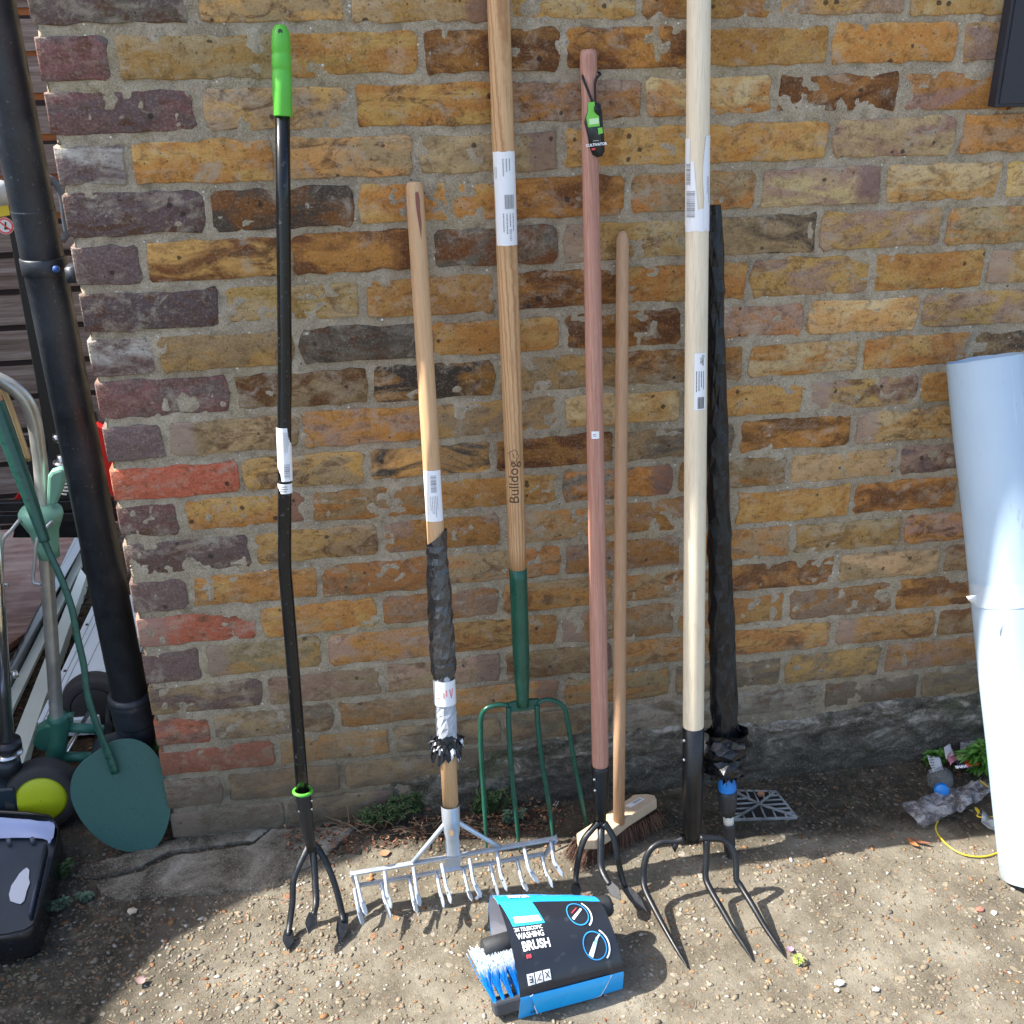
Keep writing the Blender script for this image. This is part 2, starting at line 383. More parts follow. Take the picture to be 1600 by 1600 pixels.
# ------------------------------------------------------------------ ground
def graded(a, b, step, far):
    xs = list(np.arange(a, b, step)); st = step; x = b
    up = []
    while x < far: up.append(x); st *= 1.5; x += st
    dn = []; st = step; x = a-step
    while x > -far: dn.append(x); st *= 1.5; x -= st
    return np.array(dn[::-1]+xs+up+[far*1.2])
gx = graded(-.75, 1.9, .0065, 120); gy = graded(-.75, .55, .0065, 120)
GX, GY = np.meshgrid(gx, gy)
def gheight(x, y):
    near = np.clip(1-(np.abs(x-.6)-1.6)/1.5, 0, 1)*np.clip(1-(np.abs(y)-1.)/1.5, 0, 1)
    h = vnoise(x, y, .22, 1)*.006+vnoise(x, y, .06, 2)*.003+vnoise(x, y, .018, 3)*.0022+vnoise(x, y, .009, 4)*.0013
    return h*near-.001
GZ = gheight(GX, GY)
ny, nx = GX.shape
V = np.stack([GX, GY, GZ], -1).reshape(-1, 3); idx = np.arange(nx*ny).reshape(ny, nx)
F = np.stack([idx[:-1, :-1], idx[:-1, 1:], idx[1:, 1:], idx[1:, :-1]], -1).reshape(-1, 4)
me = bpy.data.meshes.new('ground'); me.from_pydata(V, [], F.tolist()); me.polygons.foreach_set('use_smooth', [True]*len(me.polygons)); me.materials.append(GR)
g = bpy.data.objects.new('ground', me); COL.objects.link(g); tag(g, 'weathered pebbled concrete yard with grimy band along the wall, its shade deepened in the colour', None, kind='structure'); 

# loose and half-sunk pebbles: nobody could count them
ico = bmesh.new(); bmesh.ops.create_icosphere(ico, subdivisions=1, radius=1); IV = [v.co.copy() for v in ico.verts]; IF = [tuple(v.index for v in f.verts) for f in ico.faces]; ico.free()
peb = MB(); pc = []
pal = [(.28, .23, .16), (.34, .28, .20), (.21, .175, .125), (.36, .19, .085), (.42, .375, .30), (.15, .13, .11), (.28, .12, .065), (.50, .47, .42)]
for i in range(9000):
    x = RNG.uniform(-.5, 1.9); y = -.78+ .80*RNG.random()**.8
    if RNG.random() < .25: x = RNG.uniform(-.55, .35); y = RNG.uniform(-.5, .1)
    r = abs(RNG.normal(.0018, .0013))+.0011; 
    if RNG.random() < .02: r *= 1.7
    a = RNG.uniform(0, 6.28); e = RNG.uniform(.55, 1); h = RNG.uniform(.22, .42); z = float(gheight(np.array(x), np.array(y)))
    c = pal[min(len(pal)-1, int(RNG.exponential(2.6)))]; k = RNG.uniform(.7, 1.05)*(.36 if y > -.09-.13*(x-.3) else (.5 if x-.35*y < .10 else .92)); ca, sa = math.cos(a), math.sin(a)  # pebbles grimier and shade-darkened in the same bands
    vs = []
    for v in IV:
        q = v*(r*(1+RNG.uniform(-.18, .18))); q = Vector((q.x*1.3, q.y*e, q.z*h)); vs.append((x+q.x*ca-q.y*sa, y+q.x*sa+q.y*ca, z+q.z+r*.12))
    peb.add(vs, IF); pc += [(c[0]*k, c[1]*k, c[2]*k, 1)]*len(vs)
a = NT('pebble', .8, 0, .3); at = a.n('Attribute', attribute_name='tint').outputs['Color']; nf = a.noise(a.pos(), 500., 4, .7)
PEB = a.out(a.mix(a.mapr(nf, .4, .7, 0, .5), at, a.mix(.6, at, (.12, .09, .06))), .85, a.bump(nf, .4, .0006))
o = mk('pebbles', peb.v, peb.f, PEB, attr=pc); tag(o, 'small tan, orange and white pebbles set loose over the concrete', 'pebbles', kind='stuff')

# cement apron along the wall foot, left, cracked in slabs
ap = [(-.05, 1345), (150, 1335)]
def slab(name, px, z, th, label=None):
    pts = []
    n = len(px)
    for i in range(n):
        A = Zp(px[i], z); B = Zp(px[(i+1) % n], z)
        m = max(2, int((B-A).length/.012))
        for k in range(m):
            p = A.lerp(B, k/m); p.x += random.uniform(-.002, .002); p.y += random.uniform(-.003, .003); pts.append(p)
    top = pts; low = [Vector((p.x, p.y, -.02)) for p in pts]; c = sum(top, Vector())/len(top)
    n = len(pts); mid = [c.lerp(p, .93) + Vector((0, 0, random.uniform(-.0005, .0012))) for p in pts]
    top = [Vector((p.x, p.y, p.z-th-random.uniform(0, .002))) for p in top]
    v = mid+top+low+[c+Vector((0, 0, .001))]; f = []
    for i in range(n):
        j = (i+1) % n; f += [(i, j, 3*n), (i+n, j+n, j, i), (i+2*n, j+2*n, j+n, i+n)]
    return v, f
apr = bpy.data.objects.new('cement_apron', None); COL.objects.link(apr); tag(apr, 'old grey cement apron slabs at the wall foot under the cultivator', None, kind='structure')
for q in ([(128, 1352), (190, 1336), (290, 1306), (420, 1292), (395, 1312), (262, 1330), (210, 1356), (150, 1372), (124, 1366)],
          [(150, 1380), (214, 1362), (268, 1336), (400, 1318), (430, 1292), (560, 1288), (505, 1336), (430, 1384), (310, 1396), (180, 1402), (158, 1392)]):
    v, f = slab('slab', q, .0065, .0035); mk('slab', v, f, AP, apr, smooth=False)

# ------------------------------------------------------------------ brick wall
BEDS = [(1.5050,-0.0044),(1.4279,-0.0015),(1.3516,-0.0002),(1.2761,-0.0001),(1.1988,0.0013),(1.1235,-0.0012),(1.0473,-0.0018),(0.9723,-0.0015),(0.8970,-0.0012),(0.8202,0.0038),(0.7483,0.0024),(0.6763,0.0028),(0.5999,0.0009),(0.5243,0.0012),(0.4501,0.0022),(0.3729,0.0009),(0.2981,0.0032),(0.2293,-0.0057),(0.1560,-0.0044)]
BEDS = [(1.581, -.003)] + BEDS + [(.080, -.002), (.004, 0)]        # joint above row i is BEDS[i]
PERP = [[0.2308, 0.4549, 0.6828, 0.9094, 1.131, 1.3584], [0.1061, 0.3486, 0.5638, 0.786, 1.0102, 1.2317, 1.4566], [0.2222, 0.4548, 0.6873, 0.9203, 1.1434, 1.3642], [0.1063, 0.329, 0.5528, 0.7849, 1.0192, 1.2484, 1.48], [0.2171, 0.4502, 0.688, 0.9008, 1.1285, 1.3525, 1.5757], [0.1072, 0.3345, 0.5637, 0.7881, 1.0272, 1.2444, 1.4761], [0.2231, 0.4514, 0.6758, 0.8955, 1.1226, 1.3515, 1.5717], [0.1049, 0.3341, 0.5605, 0.788, 1.0105, 1.2367, 1.4567], [0.2215, 0.4523, 0.6754, 0.8977, 1.1274, 1.3472, 1.5688], [0.1039, 0.3281, 0.5565, 0.789, 1.0137, 1.2519, 1.4748], [0.2189, 0.4394, 0.6647, 0.8888, 1.1225, 1.3523, 1.58], [0.1082, 0.3299, 0.5563, 0.7864, 1.009, 1.2321, 1.4527], [0.2243, 0.4532, 0.6812, 0.899, 1.1271, 1.3689, 1.594], [0.1044, 0.3368, 0.5574, 0.7923, 1.0295, 1.2533, 1.485], [0.2165, 0.4405, 0.674, 0.8969, 1.1198, 1.3561, 1.5814], [0.1086, 0.3341, 0.5565, 0.7882, 1.0244, 1.2556, 1.4853], [0.2152, 0.4412, 0.6741, 0.8983, 1.1277, 1.3652, 1.5911], [0.106, 0.3432, 0.5572, 0.797, 1.0266, 1.2602, 1.482], [0.2228, 0.4479, 0.6718, 0.905, 1.1312, 1.3553, 1.5769], [0.115, 0.345, 0.5716, 0.7981], [.225, .45, .675]]
CODE = ['PG YT LY LY YO VY YL LT', 'PM LY YO OB OB OY YO VY', 'PM VY YO OV LO OB VO TL', 'PW YO YT TL OY OY VL TO', 'PP BK OY OB OT LV YL YL', 'PP YB OB BG LY KT YV TO', 'PP YL YO OB OY YV YO YL', 'PW TY KG YO BO OV YL YV', 'PM BT OK YT TO OL OY TK', 'PP LT OV TY YL OY YV YO', 'RR YT YK OB TG BO YL OB', 'PM YO OT OY OG OT LY PV', 'PP TY OV OT OV OY OB YO', 'PP YO OT OT VO TO LY VO', 'RR YO OV OT OT OB LT TB', 'PP TY OV OY TO OY VO OB', 'PT TV TV TB TO OY YO BT', 'RP TG TO OT TO TG YG OV', 'RR OT TG GT GW GW BG TG', 'GG TG GT GG GG', 'GG GT GG GG GG']
CC = dict(P=(.150, .105, .102), G=(.155, .135, .105), R=(.46, .115, .062), Y=(.52, .305, .095), O=(.46, .205, .050), B=(.17, .065, .020), L=(.58, .42, .21), K=(.060, .050, .040), T=(.36, .25, .125), V=(.37, .235, .165), W=(.46, .43, .38), M=(.22, .10, .095))
wall = thing('brick_wall', 'weathered yellow stock brick garage wall with purple corner bricks behind the tools', 'wall')
WX1 = 2.6
def brickmesh(x0, x1, zt, zb, end=False, deep=.03, y=0.):
    """zt/zb are functions of x. outline with rough worn edge, front face slightly domed"""
    n = 9 if x1-x0 > .15 else 5
    rc = random.uniform(.002, .008); ring = []
    def jit(): return random.gauss(0, .0016)
    lf = [random.uniform(-.0028, .0016) for _ in range(8)]
    top = [(x0+(x1-x0)*i/n, lf[0]+(lf[1]-lf[0])*i/n+random.gauss(0, .0015)) for i in range(n+1)]
    ring = []
    for i, (x, d) in enumerate(top):
        if i == 0: ring += [(x0+jit(), zt(x0)-rc*1.3), (x0+rc, zt(x0)+jit())] if not end else [(x0, zt(x0)-.002)]
        elif i == n: ring += [(x1-rc, zt(x1)+jit()), (x1+jit(), zt(x1)-rc*1.3)]
        else: ring.append((x+jit(), zt(x)+d))
    ring.append((x1+jit()*1.5, (zt(x1)+zb(x1))/2))
    for i in range(n+1):
        x = x1-(x1-x0)*i/n; d = lf[2]+(lf[3]-lf[2])*i/n+random.gauss(0, .0014)
        if i == 0: ring += [(x1+jit(), zb(x1)+rc*1.3), (x1-rc, zb(x1)+jit())]
        elif i == n: ring += [(x0+rc, zb(x0)+jit()), (x0+jit(), zb(x0)+rc*1.3)] if not end else [(x0, zb(x0)+.002)]
        else: ring.append((x+jit(), zb(x)-d))
    if not end: ring.append((x0+jit()*1.5, (zt(x0)+zb(x0))/2))
    cx = (x0+x1)/2; cz = (zt(cx)+zb(cx))/2; hw = (x1-x0)/2; hh = (zt(cx)-zb(cx))/2
    m = len(ring); v = []; 
    def insets(k): 
        return [Vector((cx+(p[0]-cx)*(1-k/hw), 0, cz+(p[1]-cz)*(1-k/hh))) for p in ring]
    tx, tz = random.uniform(-.006, .006), random.uniform(-.02, .02)
    def Y(p, base): return Vector((p.x, y+base+(p.x-cx)*tx+(p.z-cz)*tz+random.gauss(0, .00025), p.z))
    A = [Y(p, -.0014) for p in insets(.0030)]; B = [Y(p, -.0005) for p in insets(.0009)]; C = [Vector((p[0], y+.0045, p[1])) for p in ring]; D = [Vector((p[0], y+deep, p[1])) for p in ring]
    if end:
        for i, p in enumerate(ring):
            if abs(p[0]-x0) < 1e-6: A[i].x = x0+.003; B[i].x = x0+.0008; C[i].x = x0
    v = A+B+C+D+[Y(Vector((cx-hw*.5, 0, cz)), -.0016), Y(Vector((cx+hw*.5, 0, cz)), -.0016)]; f = []
    L0, R0 = 4*m, 4*m+1
    for i in range(m):
        j = (i+1) % m
        a, b = A[i], A[j]
        ca = L0 if a.x < cx else R0; cb = L0 if b.x < cx else R0
        f.append((i, j, ca) if ca == cb else (i, j, cb, ca))
        for k in range(3): f.append((i+k*m, i+(k+1)*m, j+(k+1)*m, j+k*m))
    return v, f
def zfun(n, s): a, b = BEDS[n]; return lambda x: a+b*x+s
def joint(): return random.uniform(.0042, .0076)
bricks = []
for r, P in enumerate(PERP):
    codes = CODE[r].split(); xs = [None]+P
    # carry on the bond to the right of what the photo shows
    pp = list(P)
    lim = WX1 if r < 19 else pp[-1]
    while pp[-1] < lim: pp.append(pp[-1]+.226)
    left = 0.
    for k, x in enumerate(pp):
        a0 = left if k == 0 else left+random.uniform(.0042, .0078); a1 = x-random.uniform(.0042, .0078)
        code = codes[k] if k < len(codes) else random.choice(['YO', 'LY', 'OB', 'TY', 'VY', 'OY'])
        v, f = brickmesh(a0, a1, zfun(r, -joint()), zfun(r+1, joint()), end=(k == 0), deep=(.1 if k == 0 else .03), y=random.uniform(-.001, .0012))
        bricks.append((v, f, code, x)); left = x
for v, f, code, x in bricks:
    c = Vector((v[0][0], v[0][1], v[0][2])); cen = sum((Vector(p) for p in v), Vector())/len(v)
    me = bpy.data.meshes.new('brick'); me.from_pydata([tuple(Vector(p)-cen) for p in v], [], f); me.materials.append(BR); 
    me.polygons.foreach_set('use_smooth', [True]*len(me.polygons)); me.update()
    bm = bmesh.new(); bm.from_mesh(me); bmesh.ops.recalc_face_normals(bm, faces=bm.faces); bm.to_mesh(me); bm.free()
    b = bpy.data.objects.new('brick', me); COL.objects.link(b); b.location = cen; b.parent = wall
    k = random.uniform(.68, 1.14); m1 = CC[code[0]]; m2 = CC[code[1]]; j = [random.uniform(.93, 1.07) for _ in range(3)]
    b.color = (m1[0]*k*j[0], m1[1]*k*j[1], m1[2]*k*j[2], 1); b['second'] = [m2[0]*k, m2[1]*k, m2[2]*k]
# mortar bed: one bumpy sheet with a real return at the corner
mx = np.concatenate([[-.0], np.arange(.003, 1.75, .0045), np.arange(1.76, WX1, .05)]); mz = np.concatenate([[-.03], np.arange(0, 1.585, .0045), [1.59]])
MX, MZ = np.meshgrid(mx, mz)
MY = .0013+vnoise(MX, MZ, .05, 21)*.0034+vnoise(MX, MZ, .016, 22)*.0044+vnoise(MX, MZ, .007, 23)*.0020
ex = vnoise(MX*0+.3, MZ, .02, 25)*.008
MXo = MX.copy(); MXo[:, 0] = np.maximum(0.004, .007+ex[:, 0]); MXo[:, 1] = MXo[:, 0]+.003; MY[:, 0] += .003
V = np.stack([MXo, MY, MZ], -1).reshape(-1, 3).tolist(); nz, nxm = MX.shape; idx = np.arange(nz*nxm).reshape(nz, nxm)
F = np.stack([idx[:-1, :-1], idx[:-1, 1:], idx[1:, 1:], idx[1:, :-1]], -1).reshape(-1, 4).tolist()
b0 = len(V); V += [(MXo[i, 0]+.001, .212, mz[i]) for i in range(nz)]
F += [(int(idx[i, 0]), int(idx[i+1, 0]), b0+i+1, b0+i) for i in range(nz-1)]
b1 = len(V); V += [(WX1, .212, -.03), (WX1, .212, 1.59), (WX1, .01, -.03), (WX1, .01, 1.59)]
F += [(b0, b0+nz-1, b1+1, b1), (b1, b1+1, b1+3, b1+2)]
mk('mortar', V, F, MO, wall)
# the rest of the return (headers behind the quoins) and the brickwork above what the photo shows
up = MB()
for r in range(len(PERP)):
    v, f = brickmesh(-.002, .102, zfun(r, -.005), zfun(r+1, .005), end=True, deep=.05)
    v = [Vector((p.y*-1*0+p[0], .165-p[1]*-1, p[2])) if False else Vector((p[0], p[1]+.16, p[2])) for p in v]
    v = [Vector((max(p.x, 0.001), p.y if p.y < .2 else .214, p.z)) for p in v]; up.add(v, f)
for r in range(0, 9):
    z1 = 1.581+.0755*(r+1); z0 = z1-.0755; x = 0.
    while x < WX1:
        L = .107 if (x == 0 and r % 2 == 0) else (.22 if x == 0 else .225)
        v, f = brickmesh(x if x == 0 else x+.005, min(x+L-.005, WX1), lambda q: z1-.005, lambda q: z0+.005, end=(x == 0), deep=.2); up.add(v, f); x += L
o = mk('upper_brickwork', up.v, up.f, BR, wall, kind='stuff'); o.color = (.34, .2, .09, 1); o['second'] = [.3, .2, .12]
um = MB(); box(um, (WX1/2+.004, .11, 1.59+.34), (WX1/2-.002, .1085, .34)); put('upper_mortar', um, MO, wall)
# worn cement render over the bottom courses
pr = MB(); xs = np.arange(.40, WX1, .006)
def ptop(x): return (.112 if x < .62 else .145)+.012*math.sin(x*9)+.010*mn.noise(Vector((x*14, 0, 0)))+.006*mn.noise(Vector((x*60, 3, 0)))
nzp = 34; pv = []
for x in xs:
    t = ptop(x)
    fade = min(1, (x-.40)/.12)
    for k in range(nzp):
        z = -.02+(t+.02)*k/(nzp-1)
        y = -.006-.012*(1-k/(nzp-1))+.009*mn.noise(Vector((x*18, 1, z*30)))+.005*mn.noise(Vector((x*60, 5, z*90)))+.003*mn.noise(Vector((x*150, 5, z*190)))
        if k == nzp-1: y = .004
        y = y*fade+(1-fade)*.006
        pv.append((x, y, z))
pf = [(i*nzp+k, (i+1)*nzp+k, (i+1)*nzp+k+1, i*nzp+k+1) for i in range(len(xs)-1) for k in range(nzp-1)]
mk('plinth_render', pv, pf, RE, wall)

# ------------------------------------------------------------------ shared materials
BLACKP = m_plain('black_gloss_paint', (.005, .006, .007), .2, 0, .3, .05, 40, .4)
HAMMER = m_plain('black_hammered_steel', (.012, .014, .017), .36, .2, .4, .8, 300)
GREENG = m_plain('lime_plastic_grip', (.10, .46, .045), .42, 0, .08, .08, 40)
GREENP = m_plain('dark_green_paint', (.012, .085, .055), .28, 0, .2, .12, 70)
ZINC = m_plain('zinc_steel', (.50, .56, .63), .36, .55, .15, .25, 90)
STEEL = m_plain('steel', (.62, .62, .6), .25, .9, .15, .15, 60)
WHITEL = m_plain('white_label', (.78, .80, .83), .45, 0, .03, .02, 20)
INK = m_print('black_ink', (.02, .02, .022)); INKG = m_print('grey_ink', (.25, .25, .27)); REDI = m_print('red_ink', (.75, .06, .08)); WHI = m_print('white_ink', (.85, .87, .9), .4)
ASH = m_wood('ash_wood', (.60, .38, .20), (.40, .21, .09), 1., .5, .6)
PINE = m_wood('pale_pine', (.80, .715, .55), (.72, .60, .42), .8, .45, .2)
BEECH = m_wood('beech_wood', (.56, .36, .22), (.48, .29, .17), .7, .6, .1)
REDW = m_wood('red_hardwood', (.50, .27, .205), (.33, .15, .105), 1.3, .6, .15, fleck=(.62, .42, .34))
RAKEW = m_wood('rake_handle_wood', (.62, .40, .22), (.52, .31, .155), .8, .55, .2)
HEADW = m_wood('broom_head_wood', (.64, .51, .36), (.55, .42, .28), .8, .6, .3)
def m_bag(name, col, rough=.28, st=.8, spec=.38):
    a = NT(name, rough, 0, spec); o = a.obj()
    n = a.noise(a.mapv(o, (60, 60, 26), rot=(0, .5, 0)), 1., 7, .65, 1.5)
    n2 = a.noise(a.mapv(o, (180, 180, 60), rot=(.3, .6, 0)), 1., 5, .7, .8)
    rid = a.math('ABSOLUTE', a.math('SUBTRACT', n, .5))
    c = a.mix(a.mapr(n2, .4, .75, 0, .5), col, tuple(min(1, x*1.9+.02) for x in col))
    return a.out(c, a.mapr(n2, .3, .7, rough-.08, rough+.1), a.bump(a.math('ADD', rid, a.math('MULTIPLY', n2, .2)), st*.6, .004))
BAGK = m_bag('black_polythene', (.003, .004, .006), .2); BAGR = m_bag('charcoal_polythene', (.020, .021, .024), .16, .8, .9); BAGG = m_bag('grey_polythene', (.33, .36, .40), .35, .6)

def rect2(x0, y0, x1, y1): return [Vector((x0, y0, 0)), Vector((x1, y0, 0)), Vector((x1, y1, 0)), Vector((x0, y1, 0))], [(0, 1, 2, 3)]
def barcode(mb, cx, cy, w, h, n=22, vert=False, seed=1):
    rr = random.Random(seed); t = 0
    L = w if not vert else h
    while t < L:
        a = rr.choice([.5, .5, 1, 1.6])*L/(n*2.2); 
        if not vert: q = rect2(cx-w/2+t, cy-h/2, cx-w/2+t+a, cy+h/2)
        else: q = rect2(cx-w/2, cy-h/2+t, cx+w/2, cy-h/2+t+a)
        mb.add(*q); t += a+rr.choice([.5, .8, 1.2])*L/(n*2.2)
def lines(mb, x0, y0, x1, y1, n, vert=False, seed=1):
    rr = random.Random(seed)
    for i in range(n):
        if vert:
            w = (x1-x0)/n; L = (y1-y0)*rr.uniform(.55, 1); t = 0
            while t < L: q = rr.uniform(.03, .10)*(y1-y0); mb.add(*rect2(x0+i*w+w*.3, y1-min(t+q, L), x0+i*w+w*.62, y1-t)); t += q+.018*(y1-y0)
        else:
            h = (y1-y0)/n; L = (x1-x0)*rr.uniform(.55, 1); t = 0
            while t < L: q = rr.uniform(.03, .12)*(x1-x0); mb.add(*rect2(x0+t, y0+i*h+h*.3, x0+min(t+q, L), y0+i*h+h*.62)); t += q+.02*(x1-x0)
def wrap(mb, R, z0, phi0=0., rot=0.):
    """bend flat print round a pole of radius R(z): local frame, front = -Y; x runs to the viewer's right"""
    bm = bmesh.new(); vs = [bm.verts.new(q) for q in mb.v]
    for q in mb.f:
        try: bm.faces.new([vs[i] for i in q])
        except Exception: pass
    if mb.v and max(q.x for q in mb.v)-min(q.x for q in mb.v) > .003:
        x = math.floor(min(q.x for q in mb.v)/.0025)*.0025
        while x < max(q.x for q in mb.v):
            bmesh.ops.bisect_plane(bm, geom=bm.verts[:]+bm.edges[:]+bm.faces[:], plane_co=(x, 0, 0), plane_no=(1, 0, 0)); x += .0025
    bm.verts.index_update(); mb.v = [q.co.copy() for q in bm.verts]; mb.f = [tuple(q.index for q in f.verts) for f in bm.faces]; bm.free()
    out = []
    cr, sr = math.cos(rot), math.sin(rot)
    for p in mb.v:
        x, y = p.x*cr-p.y*sr, p.x*sr+p.y*cr
        z = z0+y; rr = R(z) if callable(R) else R; a = phi0+x/rr
        out.append(Vector((rr*math.sin(a), -rr*math.cos(a), z)))
    mb.v = out; return mb
def sleeve(R, z0, z1, a0=-1.6, a1=1.6, n=14, m=2, ragged=0):
    mb = MB(); v = []; f = []
    for j in range(m+1):
        for i in range(n+1):
            z = z0+(z1-z0)*j/m; a = a0+(a1-a0)*i/n; rr = R(z) if callable(R) else R
            if ragged and j in (0, m): z += random.uniform(-ragged, ragged)
            if ragged and i in (0, n): a += random.uniform(-.15, .15)
            v.append(Vector((rr*math.sin(a), -rr*math.cos(a), z)))
    for j in range(m):
        for i in range(n): f.append((j*(n+1)+i, j*(n+1)+i+1, (j+1)*(n+1)+i+1, (j+1)*(n+1)+i))
    return mb.add(v, f)
class Pole:
    """a leaning tool: frame along the handle. px() converts a picked point to distance along the axis"""
    def __init__(s, name, label, cat, qb, qt, a, k, ext=0.):
        s.B = Lp(qb, a, k); s.T = Lp(qt, a, k); s.a = a; s.k = k; s.ax = (s.T-s.B).normalized(); s.T = s.T+s.ax*ext
        s.L = (s.T-s.B).length; s.t = thing(name, label, cat, s.B, s.ax); s.inv = s.t.matrix_world.inverted()
    def z(s, q): return (s.inv @ Lp(q, s.a, s.k)).z
    def loc(s, q): return s.inv @ Lp(q, s.a, s.k)

# ================================================================== TOOLS
# 1 -- black cultivator with green grip
p = Pole('garden_cultivator', 'long black three-pronged cultivator with lime green grip and white barcode label', 'cultivator', (487, 1328), (440, 40), -.25, .145)
off = lambda q: p.loc(q).x
zb = p.z((445, 905)); zg = p.z((441, 182)); zr = p.z((473, 1237)); xb = off((446, 905)); xt = off((440, 110))
def wp(z, x, y=0): return p.t.matrix_world @ Vector((x, y, z))
xg = off((442, 182)); xr = off((473, 1237)); 
sh = tube([wp(zr-.01, xr), wp((zr+zb)/2, (xr+off((448, 925)))/2), wp(zb-.02, off((448, 925))), wp(zb+.02, off((445, 885))), wp(zb+.06, off((445, 860))), wp(p.z((445, 750)), off((444.8, 750))), wp(p.z((444, 640)), off((444.3, 640))), wp((zb+zg)/2, off((444, 540))), wp(zg+.02, xg)], [.0112]*9, 20, 3)
put('shaft', sh, BLACKP, p.t)
gp = []; zt_ = p.z((440, 38)); L = zt_-zg
for t, r in ((0, .0135), (.015, .0140), (.3, .0146), (.48, .0143), (.49, .0136), (.52, .0136), (.53, .0143), (.66, .0141), (.67, .0134), (.70, .0134), (.71, .0140), (.86, .0138), (.93, .0122), (.985, .008), (1., .003)): gp.append((zg+L*t, r))
gr = lathe(gp, 24); 
for v in gr.v: v.x += xg+(off((439, 60))-xg)*(v.z-zg)/L
grip = put('grip', gr, GREENG, p.t, local=True)
hx = off((438, 52)); hz = p.z((438, 51)); hr = .0034
putsub('hanging_hole', MB().add([Vector((hx+hr*math.cos(i*.5236), -.0128, hz+hr*1.2*math.sin(i*.5236))) for i in range(12)], [tuple(range(12))]), m_print('dark_hole', (.03, .06, .02)), grip, local=True)
for (qa, qb_, n) in (((444, 667), (445, 750), 0), ((445, 754), (446, 769), 1)):
    z1 = p.z(qa); z0 = p.z(qb_); xx = off(((qa[0]+qb_[0])/2, (qa[1]+qb_[1])/2))
    s_ = sleeve(.0118, z0, z1, -1.7, 1.7)
    for v in s_.v: v.x += xx
    lb = put('label', s_, WHITEL, p.t, local=True)
    m = MB()
    if n == 0:
        barcode(m, .0035, -(z1-z0)*.30, .010, (z1-z0)*.26, 12, True, 3); lines(m, -.001, -.002, .009, (z1-z0)*.42, 7, True, 5)
        m2 = MB(); lines(m2, -.012, -.04, -.002, .04, 0)
    else: lines(m, -.009, -.006, .009, .006, 3, False, 8)
    wrap(m, .0121, (z0+z1)/2)
    for v in m.v: v.x += xx
    putsub('barcode' if n == 0 else 'print', m, INKG if n == 0 else INK, lb, local=True)
rg = []
for i in range(25):
    a = i/24*2*math.pi; rg.append(wp(zr, xr)+ (p.t.matrix_world.to_3x3() @ Vector((.0155*math.cos(a), .0155*math.sin(a), .001))))
put('collar_ring', tube(rg, .0032, 8, cap=False), GREENG, p.t)
zs = p.z((487, 1328))
sock = tube([wp(zr, xr), wp(zr-.03, off((476, 1262))), wp(zr-.07, off((480, 1300))), wp(0.0, off((487, 1326)))], [.0142, .0138, .0115, .0085], 16, 3)
put('socket', sock, HAMMER, p.t)
for q in ((467, 1254), (468, 1268), (487, 1251), (487, 1264)):
    put('rivet', tube([Yp(q, Lp(q, -.25, .145).y-.004), Yp(q, Lp(q, -.25, .145).y-.0085)], [.0032, .0018], 8), STEEL, p.t)
def tine(parent, pts, rr, mat, blade=None, flat=.8):
    m = tube([q for q in pts], rr, 10, 5, flat)
    return put('tine', m, mat, parent)
def arrow(parent_o, tip, back, wdt, mat, nrm, th=.0035):
    """pointed leaf blade at a tine's end"""
    tip, back = Vector(tip), Vector(back); d = (tip-back); s = d.cross(Vector(nrm)).normalized()*wdt; n = Vector(nrm).normalized()*th
    P_ = [back-s*.35, back+d*.35-s*.5, back+d*.55-s*.5, tip, back+d*.55+s*.5, back+d*.35+s*.5, back+s*.35]
    m = prism([q+n*.5 for q in P_], -n); m2 = MB(); m2.add(m.v, m.f)
    return putsub('blade', m2, mat, parent_o, bev=.0008)
def pt3(q, z): return Zp(q, z)
j = Lp((485, 1322), -.25, .145)
for pts, tip, bk, r in ((((484, 1318, .135), (471, 1345, .115), (459, 1375, .088), (457, 1410, .052), (453, 1440, .024), (450, 1462, .012)), (449, 1486, .004), (451, 1452, .016), 0),
                        (((488, 1322, .130), (491, 1350, .105), (493, 1385, .077), (494, 1410, .060), (490, 1430, .054)), (482, 1461, .044), (489, 1426, .056), 0),
                        (((489, 1318, .135), (503, 1335, .120), (517, 1365, .090), (527, 1395, .058), (534, 1425, .030), (537, 1440, .022)), (530, 1478, .003), (538, 1426, .026), 0)):
    t_ = tine(p.t, [pt3((x, y), z) for x, y, z in pts], [.0075]+[.0062]*(len(pts)-2)+[.005], HAMMER)
    arrow(t_, pt3(tip[:2], tip[2]), pt3(bk[:2], bk[2]), .021, HAMMER, (CAM_P-pt3(tip[:2], tip[2])))

# 2 -- rake
p = Pole('garden_rake', 'double-row galvanised rake on ash handle partly wrapped in torn black and grey plastic', 'rake', (708, 1336), (647, 284), -.278, .207)
Rk = lambda z: .0142+.0006*min(1, max(0, (p.L-z)/1.))
zh0 = p.z((704, 1262)); prof = [(zh0-.02, .0142), (zh0+.2, .0152), (p.L*.5, .0150), (p.L-.05, .0143), (p.L-.008, .0138), (p.L-.002, .0120), (p.L, .0085)]
def bow(p, qm, z): 
    d = p.loc(qm).x; zm = p.loc(qm).z; t = z/p.L; return 4*d*t*(1-t)
bx = lambda z: bow(p, (679, 800), z)
hd = put('handle', lathe(prof, 28, cx=bx), RAKEW, p.t, local=True)
a_ = NT('reddish_knot', .7); 
m = MB(); kz = p.z((651, 330)); kp = [(-.003, .028), (.002, .030), (.004, .018), (.0035, .0), (.0045, -.02), (.002, -.045), (.0005, -.03), (-.002, -.008), (-.0035, .012)]
m.add([Vector((x, y, 0)) for x, y in kp], [tuple(range(len(kp)))]); wrap(m, .01445, kz, .25); 
for v in m.v: v.x += bx(v.z)
